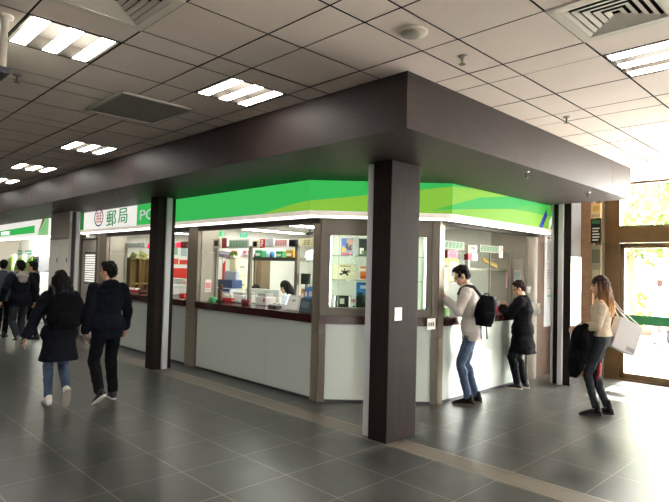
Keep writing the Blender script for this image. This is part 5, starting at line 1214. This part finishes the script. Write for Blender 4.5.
# ---- people near the cash machines
m3, *_ = person('person in a dark jacket with a grey hood walking towards the cash machines', (3.28, 12.25), 95, 1.72, (-.22, .09, .20, 52, 6), (.16, -.09, .09, 0, 0), (.02, .34, .95), (.05, -.30, .92), lean=3, top=dict(m=NAVY2, z0=.82, off=.036, so=.028, hood=C('#9a948c'), amp=.011), legs=(JEAND, .014, .94), shoe=(mat('grey_sneaker', '#5d5c5c', .6), mat('pale_sole2', '#b5b1aa', .7), 0), hair=('short', HAIRB), vox=.009)
px_ = pX(31.5, 300, 3.75)
person('person in dark clothes half hidden behind the walker with the grey hood', (3.75, px_.y, 0), 140, 1.70, (.12, .09, .088, 0, 0), (-.1, -.09, .088, 0, 0), (.1, .28, .9), (.1, -.28, .9), top=dict(m=NAVY, z0=.82, off=.03, so=.025), legs=(DTROU, .014, .94), shoe=(BLACK, BLACK, 0), hair=('short', HAIRB), vox=.012)
px_ = pX(2.5, 300, 3.4)
person('person in a slate jacket at the very edge of the picture by the cash machines', (3.4, px_.y, 0), 60, 1.72, (.05, .09, .088, 0, 0), (-.1, -.09, .088, 0, 0), (.1, .28, .9), (.15, -.28, .95), top=dict(m=C('#39424f'), z0=.82, off=.03, so=.025), legs=(BLKCL, .014, .94), shoe=(BLACK, BLACK, 0), hair=('short', HAIRB), vox=.012)
# ---- clerks behind the counters, seated
def clerk(label, x, y, heading, c, hk='short', ax='x', pl=6.0):
    p = pX(x, y, pl); zt = p.z+.02
    H = 1.62; dzz = (zt/(H/1.75)-1.75)
    o, J_, T_, s_ = person(label, (p.x, p.y), heading, H, (.3, .1, .10, 0, 0), (.3, -.1, .10, 0, 0), (.34, .16, .93), (.34, -.16, .93), lean=6, dz=dzz, hpitch=24, top=dict(m=c, z0=.86, off=.026, so=.022, name='shirt'), legs=(DTROU, .012, .94), shoe=(BLACK, BLACK, 0), hair=(hk, HAIRB), vox=.011)
    ch_ = thing('office_chair', 'office chair under the '+label.replace('person', 'clerk', 1).split(' seated')[0], 'chair', (p.x, p.y, 0), math.radians(heading)); zs = (.93+dzz)*s_-.13
    q = MB(); q.box((-.22, -.22, zs-.06), (.24, .22, zs), bev=.02); part('seat', q, DGREY, ch_); q = MB(); q.box((-.31, -.2, zs+.08), (-.25, .2, zs+.40), bev=.02); part('backrest', q, DGREY, ch_)
    q = MB(); q.tube([(0, 0, .06), (0, 0, zs-.06)], .03, n=10); q.tube([(-.26, 0, zs-.05), (-.29, 0, zs+.2)], .02, n=8)
    for k in range(5): q.tube([(0, 0, .08), (.26*math.cos(k*1.257), .26*math.sin(k*1.257), .03)], [.025, .03], n=8)
    part('base', q, BLACK, ch_)
clerk('person with black hair in a dark shirt seated under the steel shelf', 258.5, 285.5, 200, C('#3c3f4a'), 'short', 'x', 6.55)
clerk('person with dark hair in a pale blue shirt seated behind the leaflet stand', 290.5, 281.5, 150, C('#cfd6e2'), 'bob', 'x', 6.55)
clerk('person with dark hair seated at the far counter, seen in the gap beside the column', 183.5, 287.5, 190, C('#c98a5a'), 'short', 'x', 6.1)
# ---- passers-by outside
person('person in white walking outside beyond the glass door', (15.5, 4.1), 20, 1.65, (.2, .09, .09, 0, 0), (-.2, -.09, .1, 10, 0), (.1, .28, .9), (.1, -.28, .9), top=dict(m=C('#77717f'), z0=.85, off=.03), legs=(C('#6d7488'), .014, .94), shoe=(BLACK, BLACK, 0), hair=('short', HAIRBR), vox=.014)
person('person in blue standing outside near the jamb of the glass door', (15.2, 5.15), 200, 1.68, (.1, .09, .09, 0, 0), (-.1, -.09, .09, 0, 0), (.1, .28, .9), (.1, -.28, .9), top=dict(m=C('#36426a'), z0=.85, off=.03), legs=(C('#4a4e60'), .014, .94), shoe=(BLACK, BLACK, 0), hair=('short', HAIRB), vox=.014)
# ================================================================== DAYLIGHT AND VIEW
w = bpy.data.worlds.new('world'); SC.world = w; w.use_nodes = True
bg = w.node_tree.nodes['Background']; bg.inputs[0].default_value = (1, .955, .925, 1); bg.inputs[1].default_value = 25
sd = bpy.data.lights.new('sun', 'SUN'); sd.energy = 50; sd.angle = .02; sd.color = (1, .96, .92)
so_ = bpy.data.objects.new('sun', sd); COL.objects.link(so_); so_.rotation_euler = (0, math.radians(29), math.radians(3))
vs = SC.view_settings
SC.display_settings.display_device = 'sRGB'; vs.view_transform = 'Standard'; vs.look = 'None'; vs.gamma = 1; vs.use_curve_mapping = False; vs.exposure = 0.65
try:
    SC.cycles.max_bounces = 8; SC.cycles.diffuse_bounces = 5; SC.cycles.glossy_bounces = 4; SC.cycles.transparent_max_bounces = 16; SC.cycles.sample_clamp_indirect = 60
    SC.cycles.caustics_reflective = True; SC.cycles.caustics_refractive = False
except Exception: pass
